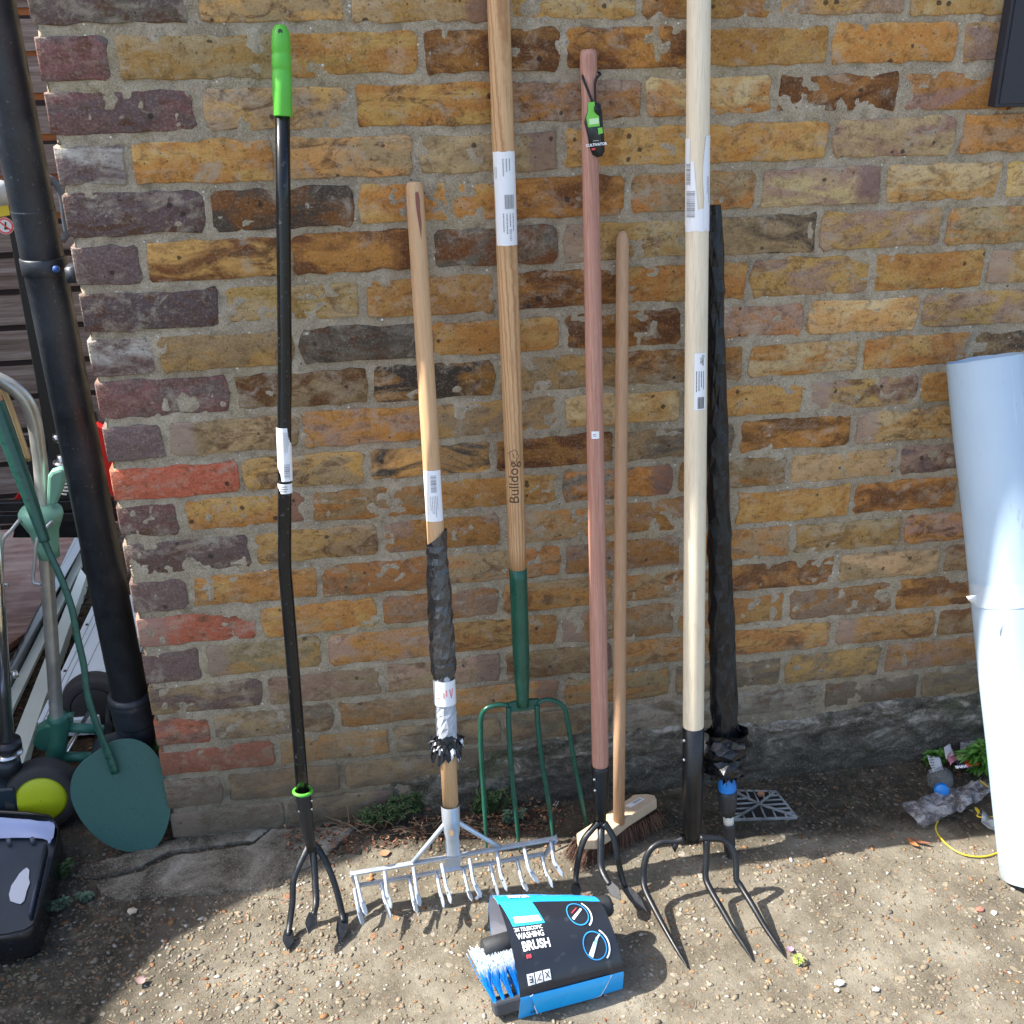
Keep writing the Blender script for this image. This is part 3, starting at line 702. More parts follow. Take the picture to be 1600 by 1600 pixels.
putsub('stain', m, m_print('dark_red_grain', (.22, .075, .05), .6), hd, local=True)
def along(o_, pole, b): 
    for v in o_.v: v.x += b(v.z)
    return o_
z1, z0 = p.z((677, 733)), p.z((681, 812)); lb = put('label', along(sleeve(.0153, z0, z1, -1.35, 1.1), p, bx), WHITEL, p.t, local=True)
m = MB(); barcode(m, 0.001, .022, .010, .030, 14, True, 9); wrap(m, .0156, (z0+z1)/2); along(m, p, bx); putsub('barcode', m, INKG, lb, local=True)
m = MB(); lines(m, -.007, -.038, .008, .0, 5, True, 4); wrap(m, .0156, (z0+z1)/2); along(m, p, bx); putsub('print', m, INKG, lb, local=True)
def wrapped(zlo, zhi, rf, amp, seed, seg=40, n=110, twist=3., cxf=None, slant=0., cap=False):
    """thin film wound round a pole: irregular facets with sharp creases running slantwise"""
    rq = random.Random(seed); v = []; f = []; seg = max(13, seg//3); n = max(8, int(n*.20))
    zs_ = [zlo+(zhi-zlo)*(i+(rq.uniform(-.32, .32) if 0 < i < n else 0))/n for i in range(n+1)]
    for i, z in enumerate(zs_):
        for k in range(seg):
            a = 2*math.pi*(k+rq.uniform(-.3, .3))/seg+twist*z*9
            r = rf(z, a)+amp*(rq.random()**1.5*.8-.2)+amp*.8*(.3-abs(mn.noise(Vector((math.cos(a+z*12)*1.5, math.sin(a+z*12)*1.5, z*12+seed)))*1.8))
            zz = z+(slant*math.sin(a-twist*0) if i == n else 0)
            ox = cxf(z) if cxf else 0; v.append(Vector((ox+r*math.sin(a), -r*math.cos(a), zz)))
    for i in range(n):
        for k in range(seg):
            k2 = (k+1) % seg; q = (i*seg+k, i*seg+k2, (i+1)*seg+k2, (i+1)*seg+k)
            f += [(q[0], q[1], q[2]), (q[0], q[2], q[3])] if (i+k) % 2 else [(q[0], q[1], q[3]), (q[1], q[2], q[3])]
    return MB().add(v, f)
zA, zB, zC, zD, zE = p.z((684, 845)), p.z((690, 1055)), p.z((694, 1060)), p.z((696, 1098)), p.z((698, 1150))
def rb(z, a):
    t = (zA-z)/(zA-zB); return (.0182+.0045*math.sin(min(1, max(0, t))*math.pi*.62))*(1 if t < .93 else 1-.12*((t-.93)/.07)**2)
put('black_wrap', wrapped(zB-.006, zA+.008, rb, .0030, 2., cxf=bx, slant=.013, twist=1.6), BAGR, p.t, local=True, smooth=False)
put('grey_wrap', wrapped(zE-.012, zB+.02, lambda z, a: .0180+.0010*math.sin(z*30), .0016, 9., n=60, cxf=bx), BAGG, p.t, local=True, smooth=False)
pb = put('paper_band', along(lathe([(zD, .0196), (zC, .0196)], 30, cap=False), p, bx), WHITEL, p.t, local=True)
m = MB()
for q in (rect2(-.012, -.009, -.0095, -.006), rect2(-.016, -.009, -.012, -.007), rect2(-.016, -.002, -.011, 0), rect2(-.014, -.009, -.0125, .008), rect2(-.017, .006, -.012, .008), rect2(-.003, -.007, -.001, .004), rect2(.002, -.004, .004, .008)): m.add(*q)
m.add([Vector(v) for v in ((.008, .009, 0), (.0105, .009, 0), (.013, -.008, 0), (.011, -.008, 0))], [(0, 1, 2, 3)]); m.add([Vector(v) for v in ((.017, .009, 0), (.0145, .009, 0), (.011, -.008, 0), (.013, -.009, 0))], [(0, 1, 2, 3)])
wrap(m, .0199, (zC+zD)/2); along(m, p, bx); putsub('red_lettering', m, m_print('faded_red', (.8, .22, .27)), pb, local=True)
# torn frill
fz = zE-.004; fv = MB(); rr = random.Random(5); fcol = []
for ring in range(4):
    n = 34; vs = []; fs = []; ph = rr.uniform(0, 6)
    for i in range(n+1):
        a = i/n*2*math.pi; q = Vector((math.cos(a)*1.8, math.sin(a)*1.8, ring*3.1)); big_ = .5+mn.noise(q)*1.4
        fl = .0185+.011*max(.1, big_)+.003*rr.random(); dz = .008-.030*max(0, .5+mn.noise(q*1.7))-.006*ring+.003*rr.random(); w1 = .0035*mn.noise(q*3)
        for rd, zz_ in ((.0178, .010), (.0205+w1, .002), ((.0205+fl)/2+w1*1.4, dz*.45+w1), (fl, dz)): vs.append(Vector((rd*math.sin(a), -rd*math.cos(a), fz+zz_-.004*ring)))
    for i in range(n):
        for k in range(3): fs.append((i*4+k, i*4+k+1, (i+1)*4+k+1, (i+1)*4+k))
    fv.add(vs, fs)
along(fv, p, bx); fo = put('torn_frill', fv, BAGK, p.t, local=True, smooth=False); fo.data.materials.append(m_plain('torn_white_edge', (.6, .63, .66), .5)); 
for i, q in enumerate(fo.data.polygons): q.material_index = 1 if (i % 3 == 2 and mn.noise(q.center*140) > .16) else 0
# socket: ferrule, braces, bars
M3 = p.t.matrix_world
sk = MB(); v = []; f = []; sp = [(zh0+.006, .0168, 1), (zh0-.02, .0166, 1), (zh0-.045, .0150, .9), (zh0-.06, .0125, .62), (zh0-.075, .0135, .35), (.0, .0125, .25)]
for z, r, fl in sp:
    for k in range(20): a = k/20*2*math.pi; v.append(Vector((r*math.sin(a), -r*fl*math.cos(a)-.001, z)))
f = [(i*20+k, i*20+(k+1) % 20, (i+1)*20+(k+1) % 20, (i+1)*20+k) for i in range(len(sp)-1) for k in range(20)]
sk.add(v, f); so_ = put('socket', sk, ZINC, p.t, local=True)
putsub('screw_hole', MB().add([Vector((.0045*math.cos(i*.5236)-.001, -.0159, zh0-.042+.0062*math.sin(i*.5236))) for i in range(12)], [tuple(range(12))]), RAKEW, so_, local=True)
def bar(A, B, w, h, up): 
    A, B, up = Vector(A), Vector(B), Vector(up).normalized(); d = (B-A).normalized(); s = d.cross(up).normalized()
    v = [A+s*a*w/2+up*b*h/2 for a, b in ((-1, -1), (1, -1), (1, 1), (-1, 1))]+[B+s*a*w/2+up*b*h/2 for a, b in ((-1, -1), (1, -1), (1, 1), (-1, 1))]
    return MB().add(v, [(0, 1, 2, 3), (7, 6, 5, 4), (0, 4, 5, 1), (1, 5, 6, 2), (2, 6, 7, 3), (3, 7, 4, 0)])
UL, UR = Zp((547, 1366), .092), Zp((869, 1310), .108); LL, LR = Zp((557, 1384), .056), Zp((850, 1334), .078)
put('bar', bar(UL, UR, .009, .0045, (0, -.15, 1)), ZINC, p.t, bev=.0006)
put('bar', bar(LL, LR, .008, .0045, (0, -.15, 1)), ZINC, p.t, bev=.0006)
for A, B in ((UL, LL), (UR, LR)):
    put('end_plate', prism([A+Vector((0, -.009, .002)), A+Vector((0, .008, .002)), B+Vector((0, .006, -.003)), B+Vector((0, -.008, -.003))], Vector((.0025, 0, 0))), ZINC, p.t, bev=.0005)
for q0, q1 in (((696, 1285), (643, 1352)), ((716, 1284), (779, 1328))):
    t = (q1[0]-547)/322; e = UL.lerp(UR, t)+Vector((0, 0, .003)); s0 = Lp(q0, -.278, .207)
    put('brace', tube([s0, s0.lerp(e, .12)+Vector((0, -.002, .0)), e], [.005, .0046, .0042], 10, 3), ZINC, p.t)
e0 = UL.lerp(UR, .5)
put('bracket', prism([Lp((700, 1336), -.278, .207)+Vector((0, .0, .0)), Lp((722, 1332), -.278, .207), LL.lerp(LR, .53)+Vector((.006, 0, 0)), LL.lerp(LR, .47)+Vector((-.004, 0, 0))], Vector((0, .003, 0))), ZINC, p.t, bev=.0005)
c1 = lambda X, Y: (520+X/6.667, 1240+Y/6.667)
c2 = lambda X, Y: (680+X/6.667, 1240+Y/6.667)
UP = [(c1(240, 860), c1(290, 1080), c1(352, 1275)), (c1(540, 810), c1(565, 1040), c1(612, 1200)), (c1(840, 770), c1(872, 1010), c1(910, 1175)), (c1(1135, 730), c1(1185, 980), c1(1235, 1150)), (c1(1425, 680), c1(1465, 910), c1(1550, 1085)), (c2(640, 600), c2(685, 850), c2(752, 1020)), (c2(925, 560), c2(972, 775), c2(1075, 940)), (c2(1200, 490), c2(1240, 715), c2(1335, 870))]
LO = [(c1(225, 990), c1(262, 1190), c1(322, 1380)), (c1(510, 930), c1(535, 1100), c1(608, 1310)), (c1(795, 870), c1(832, 1070), c1(880, 1250)), (c1(1080, 820), c1(1120, 1030), c1(1162, 1190)), (c2(290, 770), c2(335, 980), c2(382, 1120)), (c2(570, 720), c2(612, 910), c2(665, 1080)), (c2(850, 680), c2(900, 895), c2(962, 1020)), (c2(1110, 640), c2(1152, 825), c2(1227, 980))]
for row, (A, B), z1, z2 in ((UP, (UL, UR), (.072, .058), (.050, .022)), (LO, (LL, LR), (.036, .048), (.004, .026))):
    for i, (q0, q1, q2) in enumerate(row):
        t = i/7; s = pl(q0, (0, 0, 1), A.z+(B.z-A.z)*t); kz = (A.z+(B.z-A.z)*t)-.012
        tipz = .058+.016*t if row is UP else .012+.040*min(1, t*2)
        k_ = Zp(q1, kz-.004); e = Zp(q2, tipz)
        to = put('tine', tube([s, s.lerp(k_, .5), k_, k_.lerp(e, .3)], [.0036, .0035, .0036, .0034], 8, 3), ZINC, p.t)
        d = e-k_; n_ = (CAM_P-e).normalized(); side = d.cross(n_).normalized(); n2 = (n_*.5+side*(.8 if i % 2 else -.5)).normalized(); s2 = d.cross(n2).normalized()
        w_ = .0056
        P_ = [k_-s2*.0036, k_+d*.45-s2*w_, k_+d*.8-s2*w_*.9, e, k_+d*.8+s2*w_*.9, k_+d*.45+s2*w_, k_+s2*.0036]
        putsub('tine_blade', prism([q+n2*.001 for q in P_], -n2*.0024), ZINC, to, bev=.0005)

# 3 -- green fork
p = Pole('manure_fork', 'dark green four-tined garden fork with long grained ash handle', 'fork', (817, 1103), (779, 0), -.125, .072, ext=.16)
Rf = lambda z: .0158+.0004*min(1, z)
zs = p.z((809, 888)); bxf = lambda z: bow(p, (795, 480), z)*.9 if z < p.L else 0
prof = [(zs-.004, .0152), (zs+.02, .0153), (zs+.4, .0172), (p.L-.3, .0176), (p.L-.02, .0172), (p.L, .015)]
def Rh(z):
    for (a, ra), (b, rb_) in zip(prof, prof[1:]):
        if a <= z <= b: return ra+(rb_-ra)*(z-a)/(b-a)
    return .017
hprof = [(prof[0][0]+(p.L-prof[0][0])*i/24) for i in range(25)]
hd = put('handle', lathe([(z, Rh(z)) for z in hprof], 28, cx=bxf), ASH, p.t, local=True)
z1, z0 = p.z((786, 236)), p.z((790, 382)); lb = put('label', along(sleeve(lambda z: Rh(z)+.0003, z0, z1, -1.25, 1.65, ragged=.0006), p, bxf), WHITEL, p.t, local=True)
m9 = MB(); barcode(m9, .008, -.004, .018, .022, 16, False, 6); wrap(m9, lambda z: Rh(z)+.0006, (z0+z1)/2); along(m9, p, bxf); putsub('barcode', m9, INKG, lb, local=True)
for q9 in ((-.004, .035, .012, .062, 3, 2), (-.006, -.060, .016, -.022, 4, 12), (-.019, .02, -.012, .05, 2, 1)):
    m = MB(); lines(m, *q9[:5], True, q9[5]); wrap(m, lambda z: Rh(z)+.0006, (z0+z1)/2); along(m, p, bxf); putsub('print', m, INKG, lb, local=True)
tv, tf = textmesh('1311702', .0055, .0001); m9 = MB().add([Vector((-q.y, q.x, 0))+Vector((.008, -.056, 0)) for q in tv], tf); wrap(m9, lambda z: Rh(z)+.0007, (z0+z1)/2); along(m9, p, bxf); putsub('lettering', m9, INKG, lb, local=True)
tv, tf = textmesh('Bulldog', .0262, .0001)
m = MB().add([Vector((-q.y, q.x, 0)) for q in tv], tf); zt2 = p.z((803, 750)); wrap(m, lambda z: Rh(z)+.0003, zt2, -.10); along(m, p, bxf)
putsub('lettering', m, m_print('branded_ink', (.09, .045, .02), .6), hd, local=True)
# small outline of a dog's head in profile: cap, brow, muzzle
mm = MB(); outl = [(0, .010), (.004, .011), (.007, .008), (.0075, .003), (.010, .0), (.009, -.004), (.006, -.006), (.006, -.010), (.001, -.011), (-.004, -.009), (-.0065, -.004), (-.006, .002), (-.009, .004), (-.006, .007), (-.003, .008)]
for seg_ in (outl+[outl[0]], [(-.002, .004), (.001, .002), (.0005, -.002), (.003, -.004)]):
    for (xa, ya), (xb2, yb2) in zip(seg_, seg_[1:]):
        d = Vector((xb2-xa, yb2-ya, 0)); s = Vector((-d.y, d.x, 0)).normalized()*.0005
        mm.add([Vector((xa, ya, 0))-s, Vector((xb2, yb2, 0))-s, Vector((xb2, yb2, 0))+s, Vector((xa, ya, 0))+s], [(0, 1, 2, 3)])
wrap(mm, lambda z: Rh(z)+.0003, p.z((802, 708)), -.08); along(mm, p, bxf); putsub('dog_emblem', mm, m_print('branded_ink', (.09, .045, .02), .6), hd, local=True)
sk = [(0., .0118), (.02, .0120), (.06, .0145), (.12, .0158), (zs-.02, .0163), (zs, .0163), (zs+.0005, .015)]
put('socket', lathe(sk, 28, cx=lambda z: bxf(z)), GREENP, p.t, local=True)
c3 = lambda X, Y: (740+X/6.4, 1080+Y/6.4)
SH = [c3(330, 150), c3(400, 130), c3(490, 160), c3(570, 100), c3(650, 95), c3(650, 175), c3(490, 205), c3(340, 215)]
put('shoulder', prism([Lp(q, -.125, .072) for q in [c3(315, 140), c3(420, 112), c3(560, 92), c3(662, 88), c3(658, 170), c3(600, 188), c3(480, 205), c3(375, 212), c3(330, 200)]], Vector((0, .009, 0))), GREENP, p.t, bev=.002)
for pts in ([c3(345, 140), c3(240, 135), c3(130, 170), c3(78, 250), c3(72, 400), c3(75, 600), c3(90, 850), c3(108, 1150), c3(122, 1400), (761, 1330)],
            [c3(350, 160), c3(352, 350), c3(368, 650), c3(395, 950), c3(420, 1200), c3(440, 1400), (812, 1332)],
            [c3(635, 140), c3(640, 300), c3(665, 550), c3(700, 800), c3(740, 1050), c3(770, 1250), (866, 1330)],
            [c3(640, 120), c3(720, 85), c3(820, 100), c3(905, 165), c3(940, 300), c3(985, 580), c3(1030, 820), c3(1080, 1080), c3(1125, 1300), (922, 1312)]):
    W = [Lp(q, -.125, .072) for q in pts]; n = len(W)
    for i, q in enumerate(pts):
        h = W[i].z; 
        if h < .16: W[i] = Lp(q, -.125-.02*(1-h/.16)**1.5, .072)
    W[-1] = Zp(pts[-1], .003)
    put('tine', tube(W, [.0052]*(n-2)+[.0042, .0016], 10, 5, .9), GREENP, p.t)

# 4 -- red-brown cultivator
p = Pole('hand_cultivator', 'reddish hardwood handled three-pronged cultivator with black cord and swing tag', 'cultivator', (939, 1290), (919, 78), -.236, .150)
bxr = lambda z: bow(p, (929, 600), z)
z0 = p.z((936, 1199)); prof = [(z0-.005, .0140), (z0+.01, .0155), (z0+.2, .0158), (p.L-.35, .0142), (p.L-.12, .0130), (p.L-.075, .0118), (p.L-.06, .0122), (p.L-.03, .0136), (p.L-.008, .0135), (p.L, .0115)]
hd = put('handle', lathe(prof, 28, cx=bxr), REDW, p.t, local=True)
zq = p.z((926, 677)); st = put('price_sticker', along(sleeve(.0160, zq-.0065, zq+.0065, -.42, .42), p, bxr), WHITEL, p.t, local=True)
m = MB(); lines(m, -.004, -.003, .004, .003, 2, False, 3); wrap(m, .0163, zq); along(m, p, bxr); putsub('print', m, INK, st, local=True)
# cord loop through the handle and tag
yc = Lp((919, 110), -.236, .15).y
CORD = m_plain('black_cord', (.012, .012, .013), .7, 0, .3, .8, 900)
cd = [Yp(q, yy) for q, yy in (((911, 112), yc+.004), ((911, 122), yc-.012), ((918, 140), yc-.018), ((925, 158), yc-.021), ((930, 168), yc-.023), ((930, 150), yc-.020), ((930, 130), yc-.017), ((934, 120), yc-.010), ((938, 116), yc+.0), ((933, 112), yc+.006))]
tg = thing('swing_tag', 'green and black swing tag hanging on a black cord from the red-brown handle', 'tag', Yp((930, 170), yc-.022))
put('cord', tube(cd, .0019, 8, 6), CORD, tg); put('knot', tube([Yp((931, 166), yc-.026), Yp((933, 172), yc-.028), Yp((936, 178), yc-.027)], [.003, .0048, .003], 8, 3), CORD, tg)
TG = m_plain('tag_lime_print', (.17, .55, .06), .35, 0, .04, .02); TK = m_plain('tag_black_print', (.015, .02, .022), .25, 0, .2, .03)
yt = yc-.024
def tp(q, d=0): return Yp(q, yt-d-.00012*(q[1]-160))
front = [(919, 160), (929, 159), (938, 162), (941, 176), (942, 195), (944, 215), (945, 236), (941, 244), (934, 246), (926, 242), (922, 232), (918, 212), (913, 192), (914, 184), (918, 174)]
put('card', prism([tp(q) for q in front], Vector((0, .0009, 0))), TK, tg)
put('green_panel', MB().add([tp(q, .0006) for q in ((919, 160), (929, 159), (930, 175), (936, 182), (937, 197), (919, 199), (916, 184), (919, 174))], [tuple(range(8))]), TG, tg)
put('green_square', MB().add([tp(q, .0006) for q in ((934, 200), (941, 199), (942, 208), (935, 210))], [tuple(range(4))]), TG, tg)
def flat_text(name, s_, cq, size, ang, parent, mat, pf, bold=.0002):
    tv, tf = textmesh(s_, size, bold); ca, sa = math.cos(ang), math.sin(ang)
    c = pf(cq); dx = (pf((cq[0]+10, cq[1]))-c).normalized(); dz = (pf((cq[0], cq[1]-10))-c).normalized()
    m = MB().add([c+dx*(q.x*ca-q.y*sa)+dz*(q.x*sa+q.y*ca) for q in tv], tf)
    return put(name, m, mat, parent, smooth=False)
flat_text('lettering', 'CULTIVATOR', (932, 226), .0056, .10, tg, WHI, lambda q: tp(q, .0008))
flat_text('lettering', '3 PRONG', (931, 220), .0021, .10, tg, WHI, lambda q: tp(q, .0008), 0)
put('logo_bar', MB().add([tp(q, .0009) for q in ((920, 186), (935, 184), (936, 193), (921, 195))], [tuple(range(4))]), m_print('pale_green_print', (.55, .8, .45)), tg)
put('red_mark', MB().add([tp(q, .0009) for q in ((924, 232), (930, 231), (930, 234), (925, 235))], [tuple(range(4))]), REDI, tg)
# socket and tines
put('socket', lathe([(0., .0095), (.03, .0105), (.065, .0142), (z0-.005, .0168), (z0+.003, .0170), (z0+.0035, .0158)], 24, cx=lambda z: bxr(z)), HAMMER, p.t, local=True)
for q in ((926, 1211), (927, 1228)):
    w0 = Lp(q, -.236, .15); put('rivet', tube([w0+Vector((.001, -.011, 0)), w0+Vector((-.001, -.0165, .001))], [.0036, .0022], 8), STEEL, p.t)
c4 = lambda X, Y: (860+X/6.667, 1180+Y/6.667)
for pts, tip, bk in ((((c4(500, 700), .135), (c4(440, 765), .125), (c4(350, 880), .108), (c4(300, 1040), .080), (c4(272, 1200), .052), (c4(262, 1340), .034)), (c4(272, 1500), .003), (c4(262, 1330), .034)),
                     (((c4(530, 690), .130), (c4(528, 850), .115), (c4(525, 1000), .095), (c4(528, 1160), .074), (c4(570, 1270), .066), (c4(620, 1350), .062)), (c4(740, 1515), .050), (c4(610, 1335), .063)),
                     (((c4(560, 710), .135), (c4(610, 775), .125), (c4(665, 880), .108), (c4(700, 1050), .080), (c4(735, 1230), .048), (c4(775, 1370), .028)), (c4(1020, 1650), .002), (c4(770, 1370), .026))):
    t_ = tine(p.t, [pt3(q, z) for q, z in pts], [.0080]+[.0065]*(len(pts)-2)+[.0055], HAMMER)
    arrow(t_, pt3(*tip), pt3(*bk), .019, HAMMER, (CAM_P-pt3(*tip)))

# 5 -- broom
p = Pole('yard_broom', 'wooden broom with plain pale handle and brown bristles set across the corner', 'broom', (967, 1272), (973, 361), -.174, .137)
bxb = lambda z: bow(p, (970, 800), z)
put('handle', lathe([(-.02, .0112), (.2, .0118), (p.L-.3, .0112), (p.L-.02, .0108), (p.L-.012, .0100), (p.L-.004, .0075), (p.L, .003)], 24, cx=bxb), BEECH, p.t, local=True)
c5 = c4
hz = .064
top = [c5(270, 820), c5(480, 680), c5(640, 575), c5(880, 405), c5(1000, 400), c5(1075, 410), c5(1110, 460), c5(780, 690), c5(600, 800), c5(500, 860), c5(300, 905)]
TP = [Zp(q, hz) for q in [c5(270, 812), c5(575, 612), c5(870, 405), c5(1000, 398), c5(1085, 412), c5(1110, 455), c5(820, 640), c5(610, 800), c5(480, 878), c5(290, 885)]]
hd = put('head', prism(TP, Vector((0.001, -.002, -.024))), HEADW, p.t, bev=.003)
cq = c5(885, 495); tt = MB(); A, B, C_, D_ = [Zp(q, hz+.0006) for q in (c5(780, 525), c5(930, 440), c5(985, 455), c5(835, 548))]
lb = put('label', MB().add([A, B, C_, D_], [(0, 3, 2, 1)]), WHITEL, p.t, smooth=False)
m = MB()
for i in range(11):
    t0 = .42+.045*i; t1 = t0+(.014 if i % 3 else .028); P0, P1 = A.lerp(B, t0), D_.lerp(C_, t0); Q0, Q1 = A.lerp(B, t1), D_.lerp(C_, t1); up_ = Vector((0, 0, .0005))
    m.add([P0.lerp(P1, .2)+up_, P0.lerp(P1, .7)+up_, Q0.lerp(Q1, .7)+up_, Q0.lerp(Q1, .2)+up_], [(0, 1, 2, 3)])
putsub('barcode', m, INK, lb, smooth=False)
a = NT('coarse_brown_bristle', .7, 0, .3); at = a.n('Attribute', attribute_name='tint').outputs['Color']; BRI = a.out(at, .7)
bm_ = MB(); bc = []; ax0 = (TP[0]+TP[9])/2; ax1 = (TP[4]+TP[5])/2; axd = (ax1-ax0); wid = (TP[1]-TP[8]); wid = (wid-axd*wid.dot(axd)/axd.length_squared); wl = min(wid.length*.5, .028); wid = wid.normalized()
for i in range(30):
    for jx in range(5):
        base = ax0+axd*(.03+.94*i/29)+wid*((jx-2)/2*wl*.8)+Vector((0, 0, -.022))
        for s_ in range(16):
            fx = (i/29-.5)*.035+random.gauss(0, .004); fy = (jx-2)*.003+random.gauss(0, .004)
            b = base+Vector((random.gauss(0, .0012), random.gauss(0, .0012), 0)); e = b+axd.normalized()*fx+wid*fy+Vector((0, 0, -b.z+.001+abs(random.gauss(0, .004))))
            md = b.lerp(e, .5)+Vector((random.gauss(0, .0012), random.gauss(0, .0012), 0)); r = .00045
            sx = axd.normalized()*r; vs = [b-sx, b+sx, md-sx, md+sx, e-sx*.6, e+sx*.6]; sy = wid*r; vs += [b-sy, b+sy, md-sy, md+sy, e-sy*.6, e+sy*.6]
            bm_.add(vs, [(0, 1, 3, 2), (2, 3, 5, 4), (6, 7, 9, 8), (8, 9, 11, 10)]); c = random.choice([(.11, .06, .045), (.16, .085, .06), (.22, .12, .085), (.30, .19, .13), (.07, .04, .03)]); bc += [(*c, 1)]*12
mk('bristles', bm_.v, bm_.f, BRI, p.t, attr=bc, kind='stuff', smooth=False)

# 6 -- pale fork
p = Pole('drag_fork', 'black bent-tined drag fork with thick pale handle and torn white labels', 'fork', (1082, 1308), (1092, 0), -.238, .130, ext=.12)
zs = p.z((1082, 1138)); bxp = lambda z: 0.
RP = lambda z: .0188+.0008*max(0, 1-z/1.5)
put('handle', lathe([(zs-.02, .0185), (zs, .0195), (zs+.3, .0194), (1.0, .0190), (p.L-.02, .0185), (p.L-.004, .017), (p.L, .012)], 32), PINE, p.t, local=True)
def rp(z): return .0196
z1, z0 = p.z((1089, 215)), p.z((1089, 356))
Lb = []
for a0, a1, zz0, zz1 in ((-1.7, -.62, z0+.01, z1), (.55, 1.6, z0, z1+.002), (-1.7, 1.6, z0-.004, z0+.03)):
    Lb.append(put('torn_label', sleeve(rp, zz0, zz1, a0, a1, 8, 6, ragged=.002), WHITEL, p.t, local=True))
put('torn_label', MB().add(*(lambda m: (m.v, m.f))(wrap(MB().add([Vector(q) for q in ((-.012, .034, 0), (-.006, .034, 0), (.0015, -.045, 0), (.0, -.05, 0), (-.012, -.05, 0))], [(0, 1, 2, 3, 4)]), .01965, (z0+z1)/2))), WHITEL, p.t, local=True)
m = MB(); barcode(m, -.0125, -.030, .017, .040, 20, True, 7); wrap(m, .0199, (z0+z1)/2-.002); putsub('barcode', m, INKG, Lb[0], local=True)
m = MB(); barcode(m, -.017, .010, .010, .030, 16, True, 17); wrap(m, .0199, (z0+z1)/2+.004); putsub('barcode', m, INKG, Lb[0], local=True)
m = MB(); lines(m, .016, -.02, .024, .02, 2, True, 3); wrap(m, .0199, (z0+z1)/2-.01); putsub('print', m, INKG, Lb[1], local=True)
z1, z0 = p.z((1091, 549)), p.z((1091, 637)); lb = put('label', sleeve(rp, z0, z1, -.15, .95), WHITEL, p.t, local=True)
m = MB(); barcode(m, .009, -.036, .012, .020, 12, False, 4); lines(m, -.001, -.020, .016, .018, 4, True, 6)
for t_, cx_, cy_2, sz in (('Draper', .0125, .036, .0062), ('31.5in', .0085, .036, .0045)):
    tv, tf = textmesh(t_, sz, .0001); m.add([Vector((q.y+cx_, -q.x+cy_2, 0)) for q in tv], tf)
wrap(m, .0199, (z0+z1)/2); putsub('print', m, INK, lb, local=True)
BS = m_plain('black_painted_steel', (.009, .010, .012), .34, .1, .3, .25, 120)
put('socket', lathe([(-.005, .0150), (.01, .0165), (.05, .0185), (.12, .0200), (zs+.004, .0203), (zs+.0045, .019)], 28), BS, p.t, local=True)
for q in ((1067, 1154), (1067, 1184)):
    w0 = Lp(q, -.238, .13); put('rivet', tube([w0+Vector((.004, -.004, 0)), w0+Vector((-.002, -.008, 0))], [.0038, .0024], 8), STEEL, p.t)
c6 = lambda X, Y: (800+X/4, 1200+Y/4)
J = [Lp(q, -.238, .13) for q in (c6(1060, 430), c6(1180, 432), c6(1190, 470), c6(1120, 485), c6(1060, 478))]
put('shoulder', prism(J, Vector((0, .012, 0))), BS, p.t, bev=.002)
def fk(lst): return [Zp(c6(x, y), z) for x, y, z in lst]
put('tine', tube(fk([(1070, 445, .124), (1020, 458, .120), (940, 462, .118), (870, 505, .108), (832, 580, .088), (822, 680, .062), (832, 760, .048), (890, 880, .035), (960, 1010, .022), (1040, 1150, .010), (1102, 1252, .002)]), [.0068, .0062, .006, .006, .006, .006, .0062, .0058, .0052, .0042, .001], 12, 6), BS, p.t)
put('tine', tube(fk([(1215, 450, .122), (1215, 560, .092), (1210, 680, .062), (1240, 760, .050), (1310, 880, .037), (1385, 1010, .022), (1450, 1110, .011), (1508, 1205, .002)]), [.0068, .0062, .006, .0062, .0058, .0052, .0042, .001], 12, 6), BS, p.t)
put('tine', tube(fk([(1175, 440, .126), (1250, 440, .124), (1320, 450, .120), (1375, 500, .108), (1400, 590, .085), (1402, 690, .060), (1430, 740, .050), (1510, 870, .036), (1580, 990, .022), (1660, 1110, .010), (1706, 1180, .002)]), [.0068, .0062, .006, .006, .006, .006, .0062, .0058, .0052, .0042, .001], 12, 6), BS, p.t)
put('broken_tine_stub', tube(fk([(1030, 450, .120), (1018, 490, .112), (1020, 525, .103)]), [.007, .006, .0015], 10, 3), BS, p.t)

# 7 -- black wrapped pole
p = Pole('wrapped_pole', 'telescopic pole bundled in crumpled black plastic with blue collar at its foot', 'pole', (1141, 1346), (1117, 320), -.236, .168)
bxw = lambda z: bow(p, (1124, 830), z)
zt0 = p.z((1132, 1205)); zk = p.z((1130, 1150))
def rw(z, a):
    t = (p.L-z)/(p.L-zk)
    r = .0125+.0125*min(1, t*1.15)
    if t < .03: r *= .75+8*t
    if .0 < t < .05: r *= 1.05
    return r*(1-.03*math.sin(t*40))
put('plastic_wrap', wrapped(zk-.004, p.L, rw, .0032, 4., 48, 240, .5, bxw), BAGK, p.t, local=True, smooth=False)
def rkn(z, a):
    t = (z-zt0)/(zk+.01-zt0); return .026+.011*abs(math.sin(t*math.pi*2.1+.4))+.004*math.sin(a*3+t*5)+.007*max(0, math.cos(a-1.2))*(t > .45)+.006*max(0, math.cos(a+1.4))*(t < .5)
put('gathered_plastic', wrapped(zt0, zk+.012, rkn, .012, 14., 48, 60, 1.0, bxw), BAGK, p.t, local=True, smooth=False)
fv = MB(); rr = random.Random(8); vs = []; fs = []
for i in range(49):
    a = i/48*2*math.pi; vs += [Vector((.018*math.sin(a), -.018*math.cos(a), zt0+.012)), Vector((.026*math.sin(a), -.026*math.cos(a), zt0+.002)), Vector(((.018+.016*rr.random())*math.sin(a), -(.018+.016*rr.random())*math.cos(a), zt0-.004-.020*rr.random()))]
for i in range(48):
    for k in range(2): fs.append((i*3+k, i*3+k+1, (i+1)*3+k+1, (i+1)*3+k))
